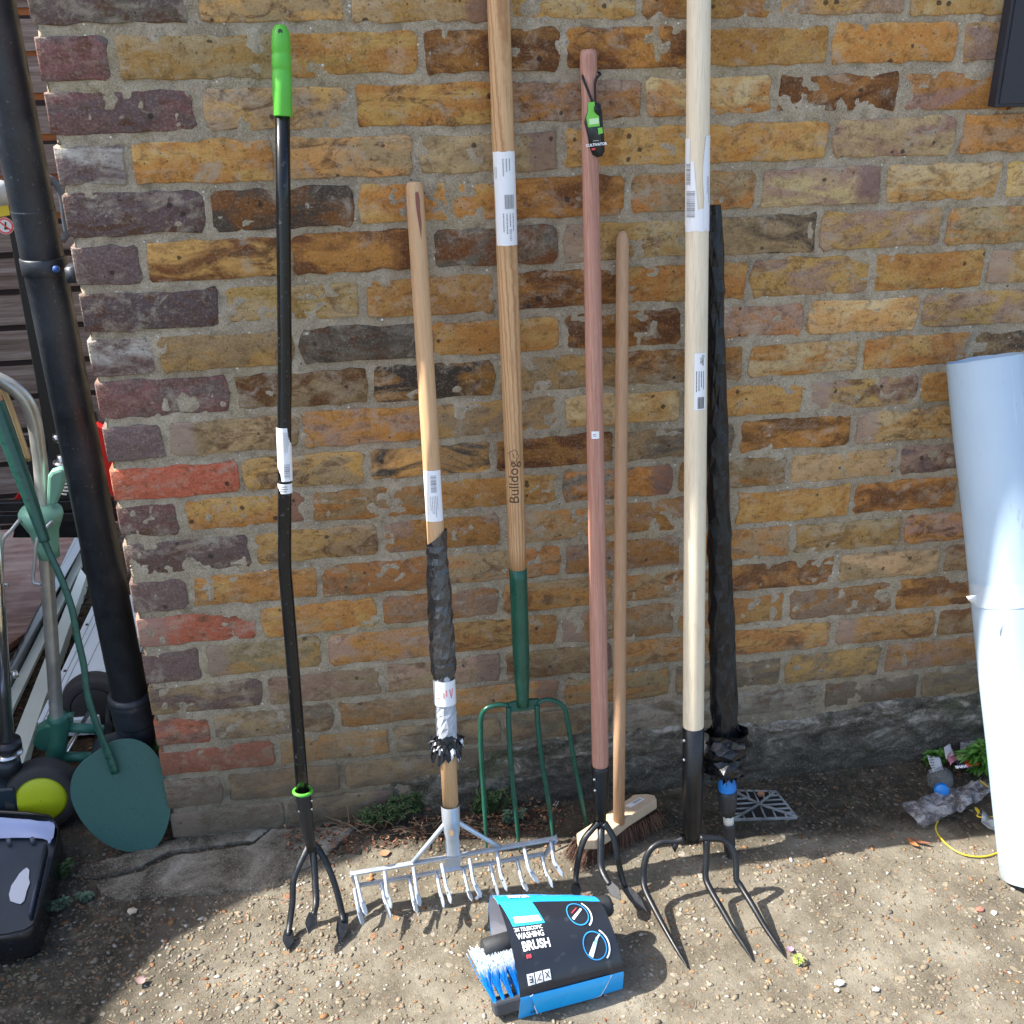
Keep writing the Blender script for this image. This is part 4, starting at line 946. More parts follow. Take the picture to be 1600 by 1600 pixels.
fv.add(vs, fs); along(fv, p, bxw); put('torn_edge', fv, BAGK, p.t, local=True, smooth=False)
BLUE = m_plain('blue_plastic', (.015, .20, .62), .35, 0, .06, .05); DK = m_plain('dark_grey_plastic', (.022, .026, .032), .42, 0, .2, .15); BEI = m_plain('off_white_plastic', (.62, .60, .52), .45)
rib = lambda n, d: (lambda z, a: -d*(math.cos(a*n) > .3))
z_ = lambda y: p.z((1138, y))
put('blue_collar', lathe([(z_(1236), .0160), (z_(1233), .0176), (z_(1215), .0176), (z_(1195), .0170)], 72, wob=rib(18, .0009), cx=bxw), BLUE, p.t, local=True)
put('grip_cone', lathe([(z_(1274), .0125), (z_(1262), .0160), (z_(1246), .0186), (z_(1238), .0186), (z_(1235), .0175)], 48, wob=lambda z, a: -.0016*(math.cos(a*8) > .4)*(z < z_(1250)), cx=bxw), DK, p.t, local=True)
put('white_collar', lathe([(z_(1291), .0100), (z_(1274), .0105)], 24, cx=bxw), BEI, p.t, local=True)
put('ribbed_sleeve', lathe([(z_(1330), .0105), (z_(1328), .0112), (z_(1293), .0120), (z_(1290), .0125), (z_(1287), .0125)], 60, wob=rib(15, .0009), cx=bxw), DK, p.t, local=True)
th = [(z_(1346), .0042)]
zz = z_(1344)
for i in range(5): th += [(zz, .0052), (zz+.0018, .0062), (zz+.0036, .0052)]; zz += .0045
put('threaded_tip', lathe(th, 20, cx=bxw), DK, p.t, local=True)

# 8 -- packaged washing brush
ctr = Vector((.690, -.452, 0)); ux = Vector((.182, .030, 0)).normalized(); uy = Vector((-ux.y, ux.x, 0)); HW = .094
t = thing('packaged_brush', 'washing brush packed in a glossy black and blue cardboard sleeve on the concrete', 'brush', ctr)
PR = [(-.078, .002), (-.081, .020), (-.084, .040), (-.074, .060), (-.058, .080), (-.036, .096), (-.010, .106), (.014, .108), (.034, .102), (.052, .086), (.064, .06), (.066, .03), (.062, .002)]
PRs = []
for i in range(2, len(PR)-1): pass
def prof_len():
    d = [0.]
    for (a, b), (c, e) in zip(PR, PR[1:]): d.append(d[-1]+math.hypot(c-a, e-b))
    return d
PD = prof_len(); PT = PD[-1]
def ps(s, tt, off=0.):
    """sleeve surface: s in metres along the axis from centre, tt in metres up from the front bottom edge"""
    tt = max(0, min(PT-1e-6, tt)); i = max(k for k in range(len(PD)-1) if PD[k] <= tt); u = (tt-PD[i])/(PD[i+1]-PD[i])
    def q(k): k = max(0, min(len(PR)-1, k)); return Vector((PR[k][0], PR[k][1]))
    if i >= 2: 
        a, b, c, d = q(i-1) if i > 2 else q(i), q(i), q(i+1), q(i+2); P2 = .5*((2*b)+(c-a)*u+(2*a-5*b+4*c-d)*u*u+(3*b-a-3*c+d)*u**3); T = (c-b)
    else: b, c = q(i), q(i+1); P2 = b.lerp(c, u); T = c-b
    n = Vector((-T.y, T.x)).normalized(); P2 = P2+n*off
    sag = .004*math.cos(s/HW*1.4)*(1 if tt > .05 else 0)
    lean = -.006*(s/HW)
    P2 = Vector((-.078+(P2.x+.078)*1.15*(1-.15*s/HW), P2.y*1.2*(1-.08*s/HW)))
    return ctr+ux*(s+lean*tt/PT*2)+uy*(P2.x)+Vector((0, 0, max(.001, P2.y+(sag if off >= 0 else sag)-.002+.0012*mn.noise(Vector((s*30, tt*30, 1)))*(tt > .05))))
def patch(name, s0, s1, t0, t1, mat, off=.0, ns=10, nt=24, parent=None, shear=0.):
    m = MB(); v = [ps(s0+(s1-s0)*i/ns+shear*(j/nt), t0+(t1-t0)*j/nt, off) for j in range(nt+1) for i in range(ns+1)]
    f = [(j*(ns+1)+i, j*(ns+1)+i+1, (j+1)*(ns+1)+i+1, (j+1)*(ns+1)+i) for j in range(nt) for i in range(ns)]
    m.add(v, f); return put(name, m, mat, t) if parent is None else putsub(name, m, mat, parent)
CARDK = m_plain('glossy_black_card', (.018, .021, .028), .2, 0, .15, .06, 15); CARDB = m_plain('glossy_blue_card', (.02, .36, .80), .25, 0, .05, .06, 15); CARDW = m_plain('card_inside', (.62, .62, .68), .7)
CY = m_plain('cyan_card_print', (.04, .50, .85), .25, 0, .03, .02)
inner = patch('card_inside', -HW+.0006, HW-.0006, 0, PT, CARDW, -.0016, 14, 40)
blk = patch('card_sleeve', -HW, HW, .044, .165, CARDK, 0., 16, 40)
patch('card_sleeve_front', -HW, HW, 0, .044, CARDB, 0., 16, 8); patch('card_sleeve_back', -HW, HW, .165, PT, CARDB, 0., 16, 30)
def panel(pts, mat, nm, off=.0005, par=blk, sub_=6):
    # bilinear panel on the sleeve from 4 (s,t) corners
    (a, b, c, d) = [Vector((x, y)) for x, y in pts]; n = sub_; v = []
    for j in range(n+1):
        for i in range(n+1): q = a.lerp(b, i/n).lerp(d.lerp(c, i/n), j/n); v.append(ps(q.x, q.y, off))
    f = [(j*(n+1)+i, j*(n+1)+i+1, (j+1)*(n+1)+i+1, (j+1)*(n+1)+i) for j in range(n) for i in range(n)]
    return putsub(nm, MB().add(v, f), mat, par)
panel([(-.082, .128), (-.024, .128), (-.034, .170), (-.092, .170)], CY, 'blue_print_panel')
panel([(-.076, .132), (-.028, .132), (-.031, .141), (-.077, .141)], m_print('white_logo_bar', (.85, .9, .85)), 'logo_bar', .0009)
def stext(s_, sc, tc, size, mat, bold=.0003, off=.0011, ang=0., nm='lettering'):
    tv, tf = textmesh(s_, size, bold); ca, sa = math.cos(ang), math.sin(ang)
    return putsub(nm, MB().add([ps(sc+q.x*ca-q.y*sa, tc+q.x*sa+q.y*ca, off) for q in tv], tf), mat, blk, smooth=False)
stext('DRAPER', -.053, .1365, .0085, m_print('pale_blue_ink', (.45, .72, .85)), .0003, .0013)
stext('2M TELESCOPIC', -.0565, .123, .0072, WHI, .0001); stext('WASHING', -.056, .1145, .0105, WHI, .0002); stext('BRUSH', -.0505, .101, .0165, WHI, .0005)
stext('SYS', -.068, .0885, .0055, REDI, .0005); stext('DRAPER', -.060, .008, .0075, m_print('dark_blue_ink', (.02, .06, .2)), .0002)
stext('DRAPER', -.052, .180, .010, WHI, .0012, .0014)
def ring(sc, tc, R1, mat, w_=.0018, a0=0., a1=2*math.pi, off=.0012, nm='ring_print', n=40):
    m = MB(); v = []; f = []
    for i in range(n+1):
        a = a0+(a1-a0)*i/n
        v += [ps(sc+(R1-w_/2)*math.cos(a), tc+(R1-w_/2)*math.sin(a), off), ps(sc+(R1+w_/2)*math.cos(a), tc+(R1+w_/2)*math.sin(a), off)]
    f = [(2*i, 2*i+1, 2*i+3, 2*i+2) for i in range(n)]; return putsub(nm, m.add(v, f), mat, blk)
BRG = m_print('ring_blue', (.03, .30, .72))
for (sc, tc, rr_) in ((.052, .088, .0205), (.040, .138, .0185)):
    ring(sc, tc, rr_, BRG); ring(sc, tc, rr_+.0055, WHI, .0026, -.9 if tc < .1 else -1.0, .95 if tc < .1 else .9)
for a_, b_, c_, w2, mt in (((.040, .074), (.054, .092), 0, .0042, WHI), ((.052, .089), (.060, .099), 0, .0028, m_print('tool_blue', (.25, .5, .7))), ((.058, .097), (.067, .104), 0, .0016, WHITEL), ((.028, .130), (.050, .146), 0, .0022, WHI), ((.030, .140), (.042, .148), 0, .0009, REDI)):
    d = Vector((b_[0]-a_[0], b_[1]-a_[1])); n = Vector((-d.y, d.x)).normalized()*w2/1
    putsub('picture_print', MB().add([ps(q.x, q.y, .0012) for q in (Vector(a_)-n, Vector(b_)-n*.7, Vector(b_)+n*.7, Vector(a_)+n)], [(0, 1, 2, 3)]), mt, blk)
for k in range(3):
    s0 = -.078+k*.0145; sq = panel([(s0, .055), (s0+.0125, .055), (s0+.0125, .0685), (s0, .0685)], WHITEL, 'icon_print', .0009)
    for (x0, y0, x1, y1) in (((.003, .003, .010, .003), (.003, .006, .009, .006), (.009, .003, .009, .011), (.003, .010, .007, .010)), ((.002, .002, .010, .011), (.006, .003, .010, .003)), ((.003, .003, .010, .011), (.003, .011, .010, .003)))[k]:
        d = Vector((x1-x0, y1-y0)); n = Vector((-d.y, d.x)).normalized()*.0007; A = Vector((s0+x0, .055+y0)); B = Vector((s0+x1, .055+y1))
        putsub('icon_mark', MB().add([ps(q.x, q.y, .0014) for q in (A-n, B-n, B+n, A+n)], [(0, 1, 2, 3)]), INK, blk)
# folded tab on the front with torn white edges
tabm = panel([(-.062, .004), (.052, .001), (.070, .045), (-.076, .044)], m_plain('blue_tab_card', (.02, .42, .88), .2, 0, .05, .05, 15), 'folded_tab', .0022)
for a_, b_ in (((.052, .003), (.060, .020)), ((.060, .020), (.071, .044)), ((-.078, .0435), (-.072, .0455)), ((-.062, .004), (-.070, .025)), ((.034, -.0), (.052, .004))):
    d = Vector((b_[0]-a_[0], b_[1]-a_[1])); n = Vector((-d.y, d.x)).normalized()*.0008
    putsub('torn_edge', MB().add([ps(q.x, max(0, q.y), .0027) for q in (Vector(a_)-n, Vector(b_)-n, Vector(b_)+n, Vector(a_)+n)], [(0, 1, 2, 3)]), WHITEL, blk)
# brush inside: block, bristles, foam grips
F3 = lambda s, y, z: ctr+ux*s+uy*y+Vector((0, 0, z))
Mx = Matrix((ux, uy, Vector((0, 0, 1)))).transposed()
FOAM = m_plain('black_knurled_grip', (.022, .024, .028), .6, 0, .2, 1., 500)
m = MB(); box(m, F3(-.045, -.060, .022), (.088, .012, .013), Mx @ Matrix.Rotation(-.35, 3, 'X')); put('brush_block', m, m_plain('grey_black_plastic', (.045, .05, .058), .4), t, bev=.005)
a = NT('soft_bristle', .6, 0, .3); at = a.n('Attribute', attribute_name='tint').outputs['Color']; BR2 = a.out(at, .6)
bm_ = MB(); bc = []
for i in range(15):
    for jx in range(4):
        s0 = -.128+.015*i*.98; y0 = -.062+jx*.006; z0 = .034-jx*.001
        for k in range(110):
            q0 = F3(s0+random.gauss(0, .0012), y0+random.gauss(0, .0012), z0)
            fl = (i-7)/7 if i > 1 else -1.1
            q1 = F3(s0-.010*(1-i/14)+random.gauss(0, .0048), y0+.034+jx*.007+random.gauss(0, .0055), z0+.050+random.gauss(0, .002)-abs(random.gauss(0, .002)))
            md = q0.lerp(q1, .55)+(ux*(s0*0-.004*(i < 3)))*.5; md2 = q0.lerp(q1, random.uniform(.74, .9))
            r = .00060; sx = ux*r
            vs = []
            for q in (q0, md, md2, q1): vs += [q-sx, q+sx]
            bm_.add(vs, [(0, 1, 3, 2), (2, 3, 5, 4), (4, 5, 7, 6)])
            kk = random.uniform(.8, 1.15); b1 = (.004*kk, .30*kk, .90*kk, 1); wv = random.uniform(.74, .88); w1 = (wv, wv+.03, wv+.02, 1)
            mdc = tuple(b1[q]*.8+(.12, .5, .8)[q]*.2 for q in range(3))+(1,)
            bc += [b1]*2+[b1]*2+[mdc]*2+[w1]*2
mk('bristles', bm_.v, bm_.f, BR2, t, attr=bc, kind='stuff', smooth=False)
put('handle_grip', tube([F3(-.126, .012, .078), F3(-.123, .012, .078), F3(-.05, .012, .080)], [.0145, .0182, .0182], 28), FOAM, t)
put('handle_grip', tube([F3(.05, .036, .074), F3(.114, .040, .074), F3(.120, .040, .074)], [.0190, .0190, .0160], 28), FOAM, t)
put('handle_tip', tube([F3(-.128, .018, .050), F3(-.118, .018, .050), F3(-.08, .018, .050)], [.008, .012, .012], 20), BLUE, t)

# 9 -- white roll
p = Pole('sheeting_roll', 'tall roll of pale blue-white sheeting taped round the middle leaning on the wall', 'roll', (1622, 1366), (1540, 560), -.405, .345)
a = NT('white_sheeting', .3, 0, .5); n = a.noise(a.obj(), 6., 4); rc_ = a.mix(a.mapr(n, .3, .7), (.37, .49, .61), (.41, .53, .65)); _z = a.sep(a.pos())[2]; n2 = a.noise(a.mapv(a.obj(), (3, 3, 1)), 16., 7, .75)
rc_ = a.mix(a.mapr(n2, .62, .66, 0, .5), rc_, (.26, .27, .26)); rc_ = a.mix(a.mapr(a.math('ADD', _z, a.math('MULTIPLY', n2, .16)), .13, .07, 0, .75), rc_, (.24, .20, .15))
rc_ = a.mix(a.mapr(a.noise(a.mapv(a.obj(), (60, 60, 2.5)), 1., 4, .7), .62, .72, 0, .35), rc_, (.62, .70, .78))
ROLL = a.out(rc_, a.mapr(n, .3, .7, .28, .45), a.bump(a.math('ADD', a.noise(a.mapv(a.obj(), (8, 8, 1.6)), 1., 4, .6), a.math('MULTIPLY', n2, .15)), .35, .012))
rr_ = .068; Lr = p.L
def rrl(z): return rr_+.004*math.sin(z*3)
v = []; f = []; NS = 44; NZ = 40
spiral = []
for k in range(NS*3+1):
    a = k/NS*2*math.pi; spiral.append((a, rr_*(.955+.045*k/(NS*3))))
for j_ in range(NZ+1):
    z = Lr*j_/NZ
    for k, (a, r) in enumerate(spiral):
        wv = .0014*mn.noise(Vector((math.cos(a)*2, math.sin(a)*2, z*6)))
        zz = z+(.006*mn.noise(Vector((a*.7, 3, 1))) if j_ == NZ else 0)
        v.append(Vector(((r+wv)*math.sin(a+.9), -(r+wv)*math.cos(a+.9)*.94, zz)))
nn = len(spiral)
f = [(j_*nn+k, j_*nn+k+1, (j_+1)*nn+k+1, (j_+1)*nn+k) for j_ in range(NZ) for k in range(nn-1)]
put('rolled_sheet', MB().add(v, f), ROLL, p.t, local=True)
zt1, zt2 = p.z((1560, 905)), p.z((1560, 942))
tp_ = put('tape_band', MB().add([Vector(((rr_+.0008)*math.sin(a/20), -(rr_+.0008)*math.cos(a/20)*.94, z)) for z in (zt2, zt1) for a in range(-34, 50)], [(k, k+1, 84+k+1, 84+k) for k in range(83)]), m_plain('clear_tape', (.46, .55, .64), .15), p.t, local=True)
A = Yp((1524, 930), Lp((1524, 930), -.405, .345).y-.05); putsub('tape_end', prism([Yp((1526, 930), A.y), Yp((1510, 932), A.y), Yp((1514, 939), A.y), Yp((1526, 943), A.y)], Vector((0, .0006, 0))), WHITEL, tp_)
fl = [Zp((1550, 1280), .03), Zp((1535, 1265), .02), Zp((1533, 1285), .003), Zp((1545, 1295), .003), Zp((1566, 1302), .003), Zp((1575, 1270), .03)]
put('loose_flap', prism(fl, Vector((0, 0, .001))), ROLL, p.t)

# 10 -- wall box at the top right
A, B = Yp((1572, 0), -.04), Yp((1553, 170), -.04)
t = thing('wall_box', 'dark blue-black box fixed to the wall at the top right', 'box', (1.505, 0, A.z))
m = MB(); z0 = B.z; x0 = B.x-.002
NB_ = m_plain('navy_black_panel', (.018, .021, .032), .55, 0, .15, .2, 200)
box(m, (x0+.172, -.014, z0+.26), (.16, .012, .26)); put('case', m, NB_, t, bev=.002)
m = MB(); box(m, (x0+.172, -.0275, z0+.26), (.154, .0012, .254)); put('door', m, NB_, t, bev=.001)

# ================================================================== LEFT SIDE, behind the corner
PIPE = m_plain('black_drain_pipe', (.026, .033, .043), .42, 0, .45, .25, 60)
xc, yc_, rp_ = -.0560, .100, .0345
PXO = lambda z: -.013*(z-.3)
t = thing('downpipe', 'black plastic downpipe with clip and elbow beside the wall corner', 'pipe', (xc, .100, 0))
zc = Yp((205, 1092), yc_).z
put('pipe', lathe([(zc-.01, rp_), (1.6, rp_), (2.25, rp_)], 40, cx=PXO), PIPE, t, local=True)
def lt(prof, nm, mat, **k):
    o = lathe(prof, 40, cx=PXO, **k)
    return put(nm, o, mat, t, local=True)
lt([(zc-.055, .0385), (zc-.050, .0405), (zc-.012, .0405), (zc-.008, .0425), (zc-.002, .0425), (zc+.002, .0415), (zc+.004, .0425), (zc+.010, .0425), (zc+.014, .0372)], 'coupling', PIPE)
e = [Vector((xc, yc_, zc-.05)), Vector((xc, yc_, zc-.075)), Vector((xc-.010, yc_+.005, zc-.105)), Vector((xc-.035, yc_+.02, zc-.130)), Vector((xc-.075, yc_+.045, zc-.155))]
put('elbow', tube([(p_) for p_ in e], [.0385]*5, 32, 4), PIPE, t)
put('outlet', tube([Vector((xc-.06, yc_+.035, zc-.147)), Vector((xc-.10, yc_+.06, 0.02))], [.036, .036], 28), PIPE, t)
zk = Yp((70, 418), yc_-.03).z
cl = lt([(zk-.016, .0352), (zk-.015, .0370), (zk+.010, .0370), (zk+.012, .0352)], 'clip', PIPE)
w0 = Yp((88, 420), yc_-.036); putsub('screw', tube([w0, w0+Vector((0, -.006, 0))], [.0062, .0052], 12), m_plain('blue_screw', (.03, .09, .3), .4), cl)
m = MB(); box(m, (-.008, .035, zk-.004), (.010, .018, .012)); putsub('bracket', m, PIPE, cl)
for zz_, d in ((Yp((70, 328), yc_).z, .0008),): lt([(zz_-.002, rp_+.0002), (zz_, rp_+d), (zz_+.002, rp_+.0002)], 'joint_line', PIPE, cap=False)

# fence behind: overlapping weathered boards
a = NT('weathered_board', .85, 0, .25); P = a.pos(); n1 = a.noise(a.mapv(P, (3, 3, 60)), 1., 6, .6); n2 = a.noise(a.mapv(P, (14, 14, 300)), 1., 4, .6)
FB = a.out(a.mix(a.mapr(n2, .35, .7, 0, .6), a.ramp(n1, [(.3, (.16, .115, .09)), (.55, (.33, .26, .225)), (.75, (.46, .40, .37))]), (.08, .055, .045)), .85, a.bump(n2, .5, .002))
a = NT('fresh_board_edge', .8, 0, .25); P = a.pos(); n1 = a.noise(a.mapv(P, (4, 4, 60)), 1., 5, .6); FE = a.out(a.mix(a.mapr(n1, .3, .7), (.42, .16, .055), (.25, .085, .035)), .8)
FD = m_plain('lap_shade', (.028, .018, .018), .85)  # painted shade below the board laps
t = thing('board_fence', 'weathered grey horizontal boards of a fence behind the downpipe', 'fence', (-1.0, 1.2, 0))
fy = 1.2; zz_ = 1.524; pitch = .0945; k = 0; z = zz_+6*pitch
while z > .12:
    m = MB(); x0, x1 = -2.2, .6; yb = fy+random.uniform(-.002, .002)
    # board: bottom edge at z, lapped over the next one down
    v = [(x0, yb-.012, z), (x1, yb-.012, z), (x1, yb+.004, z), (x0, yb+.004, z), (x0, yb+.004, z+pitch+.012), (x1, yb+.004, z+pitch+.012), (x1, yb-.002, z+pitch+.012), (x0, yb-.002, z+pitch+.012)]
    m.add(v, [(0, 3, 2, 1), (0, 1, 6, 7), (7, 6, 5, 4), (3, 4, 5, 2), (0, 7, 4, 3), (1, 2, 5, 6)]); put('board', m, FB, t, smooth=False)
    m = MB(); box(m, (-.8, yb-.0040, z-.0085), (1.4, .0025, .0080)); put('lap_strip', m, FE if z > 1.02 else FD, t, smooth=False)
    if z > 1.02: m = MB(); box(m, (-.8, yb-.0040, z-.0235), (1.4, .0020, .0065)); put('lap_strip', m, FD, t, smooth=False)  # dark strip paints the shadow under the lap
    z -= pitch
for x in (-2.1, -1.2, .3):
    m = MB(); box(m, (x, fy+.06, .98), (.04, .035, 1.0)); put('post', m, FB, t, bev=.003)

# things on the ground left of the corner
SOIL = NT('dark_soil', .95, 0, .2); _P = SOIL.pos(); _n = SOIL.noise(_P, 60., 6, .75); SOILM = SOIL.out(SOIL.ramp(_n, [(.35, (.012, .009, .006)), (.52, (.045, .028, .014)), (.64, (.13, .075, .035)), (.75, (.26, .2, .14))]), .95, SOIL.bump(_n, 1., .01))
sx = np.arange(-1.9, .02, .02); sy = np.arange(.16, 1.6, .02); v = []; 
for y in sy:
    for x in sx: v.append((x, y, .004+.010*mn.noise(Vector((x*12, y*12, 0)))+.006*mn.noise(Vector((x*40, y*40, 0)))+(.0 if y > .2 else -.006)))
n_ = len(sx); f = [(j_*n_+i, j_*n_+i+1, (j_+1)*n_+i+1, (j_+1)*n_+i) for j_ in range(len(sy)-1) for i in range(n_-1)]
o = mk('soil', v, f, SOILM); tag(o, 'dark leafy soil strip left of the wall corner', None, kind='structure')

a = NT('plywood', .7, 0, .3); P = a.pos(); n1 = a.noise(a.mapv(P, (5, 30, 5), rot=(0, 0, .4)), 1., 6, .65, .6); n2 = a.noise(P, 5., 4)
c = a.ramp(n1, [(.3, (.13, .05, .03)), (.5, (.20, .085, .05)), (.66, (.34, .20, .14)), (.8, (.5, .38, .3))]); PLY = a.out(a.mix(a.mapr(n2, .5, .7, 0, .5), c, (.45, .33, .25)), .6, a.bump(n1, .3, .001))
A, B, C_, D_ = Zp((-60, 1060), .03), Zp((45, 985), .03), Zp((120, 835), .03), Zp((-60, 822), .03)
o = put('plywood_board', prism([A, B, C_, D_], Vector((0, 0, -.018))), PLY, bev=.001); tag(o, 'scuffed reddish-brown plywood board lying on the soil', 'board')
CR_ = m_plain('cream_plastic', (.58, .60, .50), .4, 0, .08, .1, 30); WHP = m_plain('white_plastic_board', (.74, .80, .82), .3, 0, .03, .05, 20)
# cream channel
t = thing('plastic_channel', 'cream plastic channel lying beside the plywood board', 'channel', Zp((30, 1100), 0))
def strip(q0, q1, q2, q3, z, th, nm, mat, par): return put(nm, prism([Zp(q0, z), Zp(q1, z), Zp(q2, z), Zp(q3, z)], Vector((0, 0, -th))), mat, par, bev=.0008)
strip((-20, 1120), (5, 1055), (125, 833), (119, 836), .050, .05, 'flange', m_plain('grey_metal_strip', (.30, .31, .30), .4, .5), t)
strip((5, 1055), (22, 1040), (130, 850), (124, 836), .050, .004, 'grey_strip', m_plain('grey_metal_strip', (.30, .31, .30), .4, .5), t)
strip((0, 1110), (14, 1120), (128, 880), (125, 862), .020, .012, 'web', CR_, t)
strip((-10, 1230), (25, 1225), (135, 900), (126, 888), .035, .035, 'flange', CR_, t)
m = tube([Zp((18, 1056), .055), Zp((28, 1052), .058)], [.009, .009], 14); put('bolt', m, STEEL, t)
# white fascia board
t = thing('fascia_board', 'white plastic fascia board with bolts lying behind the downpipe', 'board', Zp((110, 1100), 0))
q = [(58, 1128), (152, 1122), (250, 930), (152, 928)]
put('face', prism([Zp(x, .06) for x in q], Vector((0, 0, -.045))), WHP, t, bev=.002)
E0, E1, G0, G1 = Zp(q[0], .06), Zp(q[3], .06), Zp(q[1], .06), Zp(q[2], .06)
for u in (.10, .19, .40): 
    a0, a1 = E0.lerp(G0, u), E1.lerp(G1, u); put('groove', bar(a0+Vector((0, 0, .0004)), a1+Vector((0, 0, .0004)), .0022, .0012, (0, 0, 1)), m_print('groove_shade', (.35, .37, .36)), t)
for u in (.35, .55, .72): c = E0.lerp(E1, u).lerp(G0.lerp(G1, u), .07); put('bolt', tube([c, c+Vector((0, 0, .003))], .004, 8), m_print('dark_bolt', (.05, .045, .04)), t)
put('timber_edge', bar(Zp((150, 1128), .03), Zp((178, 1050), .03), .014, .02, (0, 0, 1)), m_plain('rusty_timber', (.17, .065, .03), .8), t)

# trolley: galvanised tube, green plastic base, lime-hubbed wheels
GPL = m_plain('green_plastic', (.035, .15, .105), .38, 0, .1, .06, 40); GPL2 = m_plain('pale_green_plastic', (.22, .46, .34), .35, 0, .08, .05, 30); TYRE = m_plain('tyre_rubber', (.035, .033, .033), .7, 0, .25, .5, 120)
LIME = m_plain('lime_hub', (.50, .56, .012), .45, 0, .05, .15, 60); TUBEM = m_plain('galvanised_tube', (.50, .50, .46), .38, .7, .2, .3, 80); WIRE = m_plain('grey_wire', (.42, .44, .45), .4, .5)
yb = .20
def Y_(q, y=yb): return Yp(q, y)
t = thing('hose_trolley', 'green plastic hose trolley with galvanised tube handle and two chunky wheels', 'trolley', Y_((85, 1190), .2))
put('frame_tube', tube([Y_((-60, 575), .22), Y_((-10, 590), .22), Y_((28, 612), .22), Y_((50, 645), .22), Y_((60, 700), .22), Y_((66, 760), .215), Y_((74, 900), .21), Y_((84, 1050), .205), Y_((89, 1135), .2)], .0135, 20, 6), TUBEM, t)
put('wire_loop', tube([Y_((-20, 560), .25), Y_((10, 620), .25), Y_((32, 680), .25), Y_((45, 720), .25)], .0055, 10, 5), m_plain('brass_wire', (.42, .32, .18), .35, .6), t)
put('base_socket', tube([Y_((89, 1118), .2), Y_((92, 1140), .2), Y_((86, 1190), .19), Y_((80, 1225), .18)], [.0195, .0200, .0200, .021], 24, 3), GPL, t)
put('foot_pad', prism([Y_(q, .185) for q in ((56, 1142), (70, 1134), (86, 1134), (86, 1176), (62, 1174), (50, 1164))], Vector((0, .03, 0))), GPL, t, bev=.004)
put('arm', tube([Y_((100, 1136), .21), Y_((162, 1140), .21)], .0105, 16), GPL, t); put('arm', tube([Y_((96, 1183), .19), Y_((150, 1183), .19)], .0115, 16), GPL, t)
put('arm', tube([Y_((97, 1125), .22), Y_((108, 1118), .25), Y_((104, 1135), .22)], [.012, .012, .012], 16), GPL, t)
def wheel(c, r, wd, ax, hub=True):
    ax = Vector(ax).normalized(); x, y = fr(ax)
    prof = [(-wd/2, r*.70), (-wd/2, r*.93), (-wd*.36, r), (wd*.36, r), (wd/2, r*.93), (wd/2, r*.70)]
    v = []; f = []; N = 40
    for d, rr in prof:
        for k in range(N): a = 2*math.pi*k/N; v.append(c+ax*d+x*rr*math.cos(a)+y*rr*math.sin(a))
    for i in range(len(prof)-1):
        for k in range(N): k2 = (k+1) % N; f.append((i*N+k, i*N+k2, (i+1)*N+k2, (i+1)*N+k))
    w_ = put('wheel', MB().add(v, f), TYRE, t)
    v = []
    for d, rr in ((wd*.30, r*.71), (wd*.44, r*.69), (wd*.50, r*.60), (wd*.54, r*.3), (wd*.545, .001)):
        for k in range(N): a = 2*math.pi*k/N; v.append(c+ax*d+x*rr*math.cos(a)+y*rr*math.sin(a))
    f = [(i*N+k, i*N+(k+1) % N, (i+1)*N+(k+1) % N, (i+1)*N+k) for i in range(4) for k in range(N)]
    putsub('hub', MB().add(v, f), LIME if hub else TYRE, w_)
wc = Vector((-.262, .112, .072)); wheel(wc, .072, .055, (.10, -1, .14))
wc2 = Vector((-.212, .43, .072)); wheel(wc2, .072, .055, (.10, -1, .10), False)
put('axle', tube([wc, wc2], .005, 10), STEEL, t)
put('wheel_guard', prism([Y_(q, .23) for q in ((161, 1180), (166, 1100), (176, 1150), (172, 1195))], Vector((0, .004, 0))), TYRE, t)
# light green cleat with hooks on the tube
yk = .18
cc = Y_((66, 815), .205)
put('cleat', shift(lathe([(-.075, .020), (-.05, .022), (-.02, .027), (.0, .036), (.012, .041), (.022, .040), (.030, .034), (.033, .020)], 36), cc), GPL2, t)
put('cleat_ear', prism([Y_(q, .185) for q in ((72, 792), (74, 745), (80, 737), (92, 733), (101, 734), (101, 752), (97, 768), (88, 790))], Vector((0, .022, 0))), GPL2, t, bev=.006)
put('wire_hook', tube([Y_((31, 812), .175), Y_((18, 828), .16), Y_((4, 845), .15), Y_((3, 880), .15), Y_((3, 910), .15), Y_((13, 914), .145)], .0036, 8, 4), WIRE, t)
put('wire_hook', tube([Y_((82, 814), .17), Y_((72, 825), .16), Y_((58, 843), .15), Y_((54, 880), .15), Y_((52, 908), .15), Y_((64, 913), .145)], .0036, 8, 4), WIRE, t)

# turf tool with round green blade
HG = m_plain('green_hammered_paint', (.036, .112, .100), .34, .1, .10, 1., 900)
HGD = m_plain('dark_green_enamel', (.016, .080, .062), .32, 0, .2, .4, 300)
t = thing('turf_tool', 'long-handled turf tool with a round green metal blade leaning by the corner', 'tool', Zp((190, 1322), 0))
lb_, kb = -.020, .22
out = [(150, 1176), (165, 1163), (182, 1156), (200, 1154), (216, 1156), (232, 1164), (247, 1180), (257, 1200), (264, 1228), (268, 1250), (267, 1272), (260, 1302), (247, 1324), (232, 1331), (212, 1333), (190, 1331), (168, 1322), (146, 1307), (126, 1283), (114, 1262), (108, 1240), (110, 1218), (118, 1200), (132, 1186)]
BP = crom([Lp(q, lb_, kb) for q in out]+[Lp(out[0], lb_, kb)], 4)[:-1]
for _ in range(14): BP = [(BP[i-1]+BP[i]*2+BP[(i+1) % len(BP)])/4 for i in range(len(BP))]
put('blade', prism(BP, Vector((0, .003, 0))), HG, t, bev=.001)
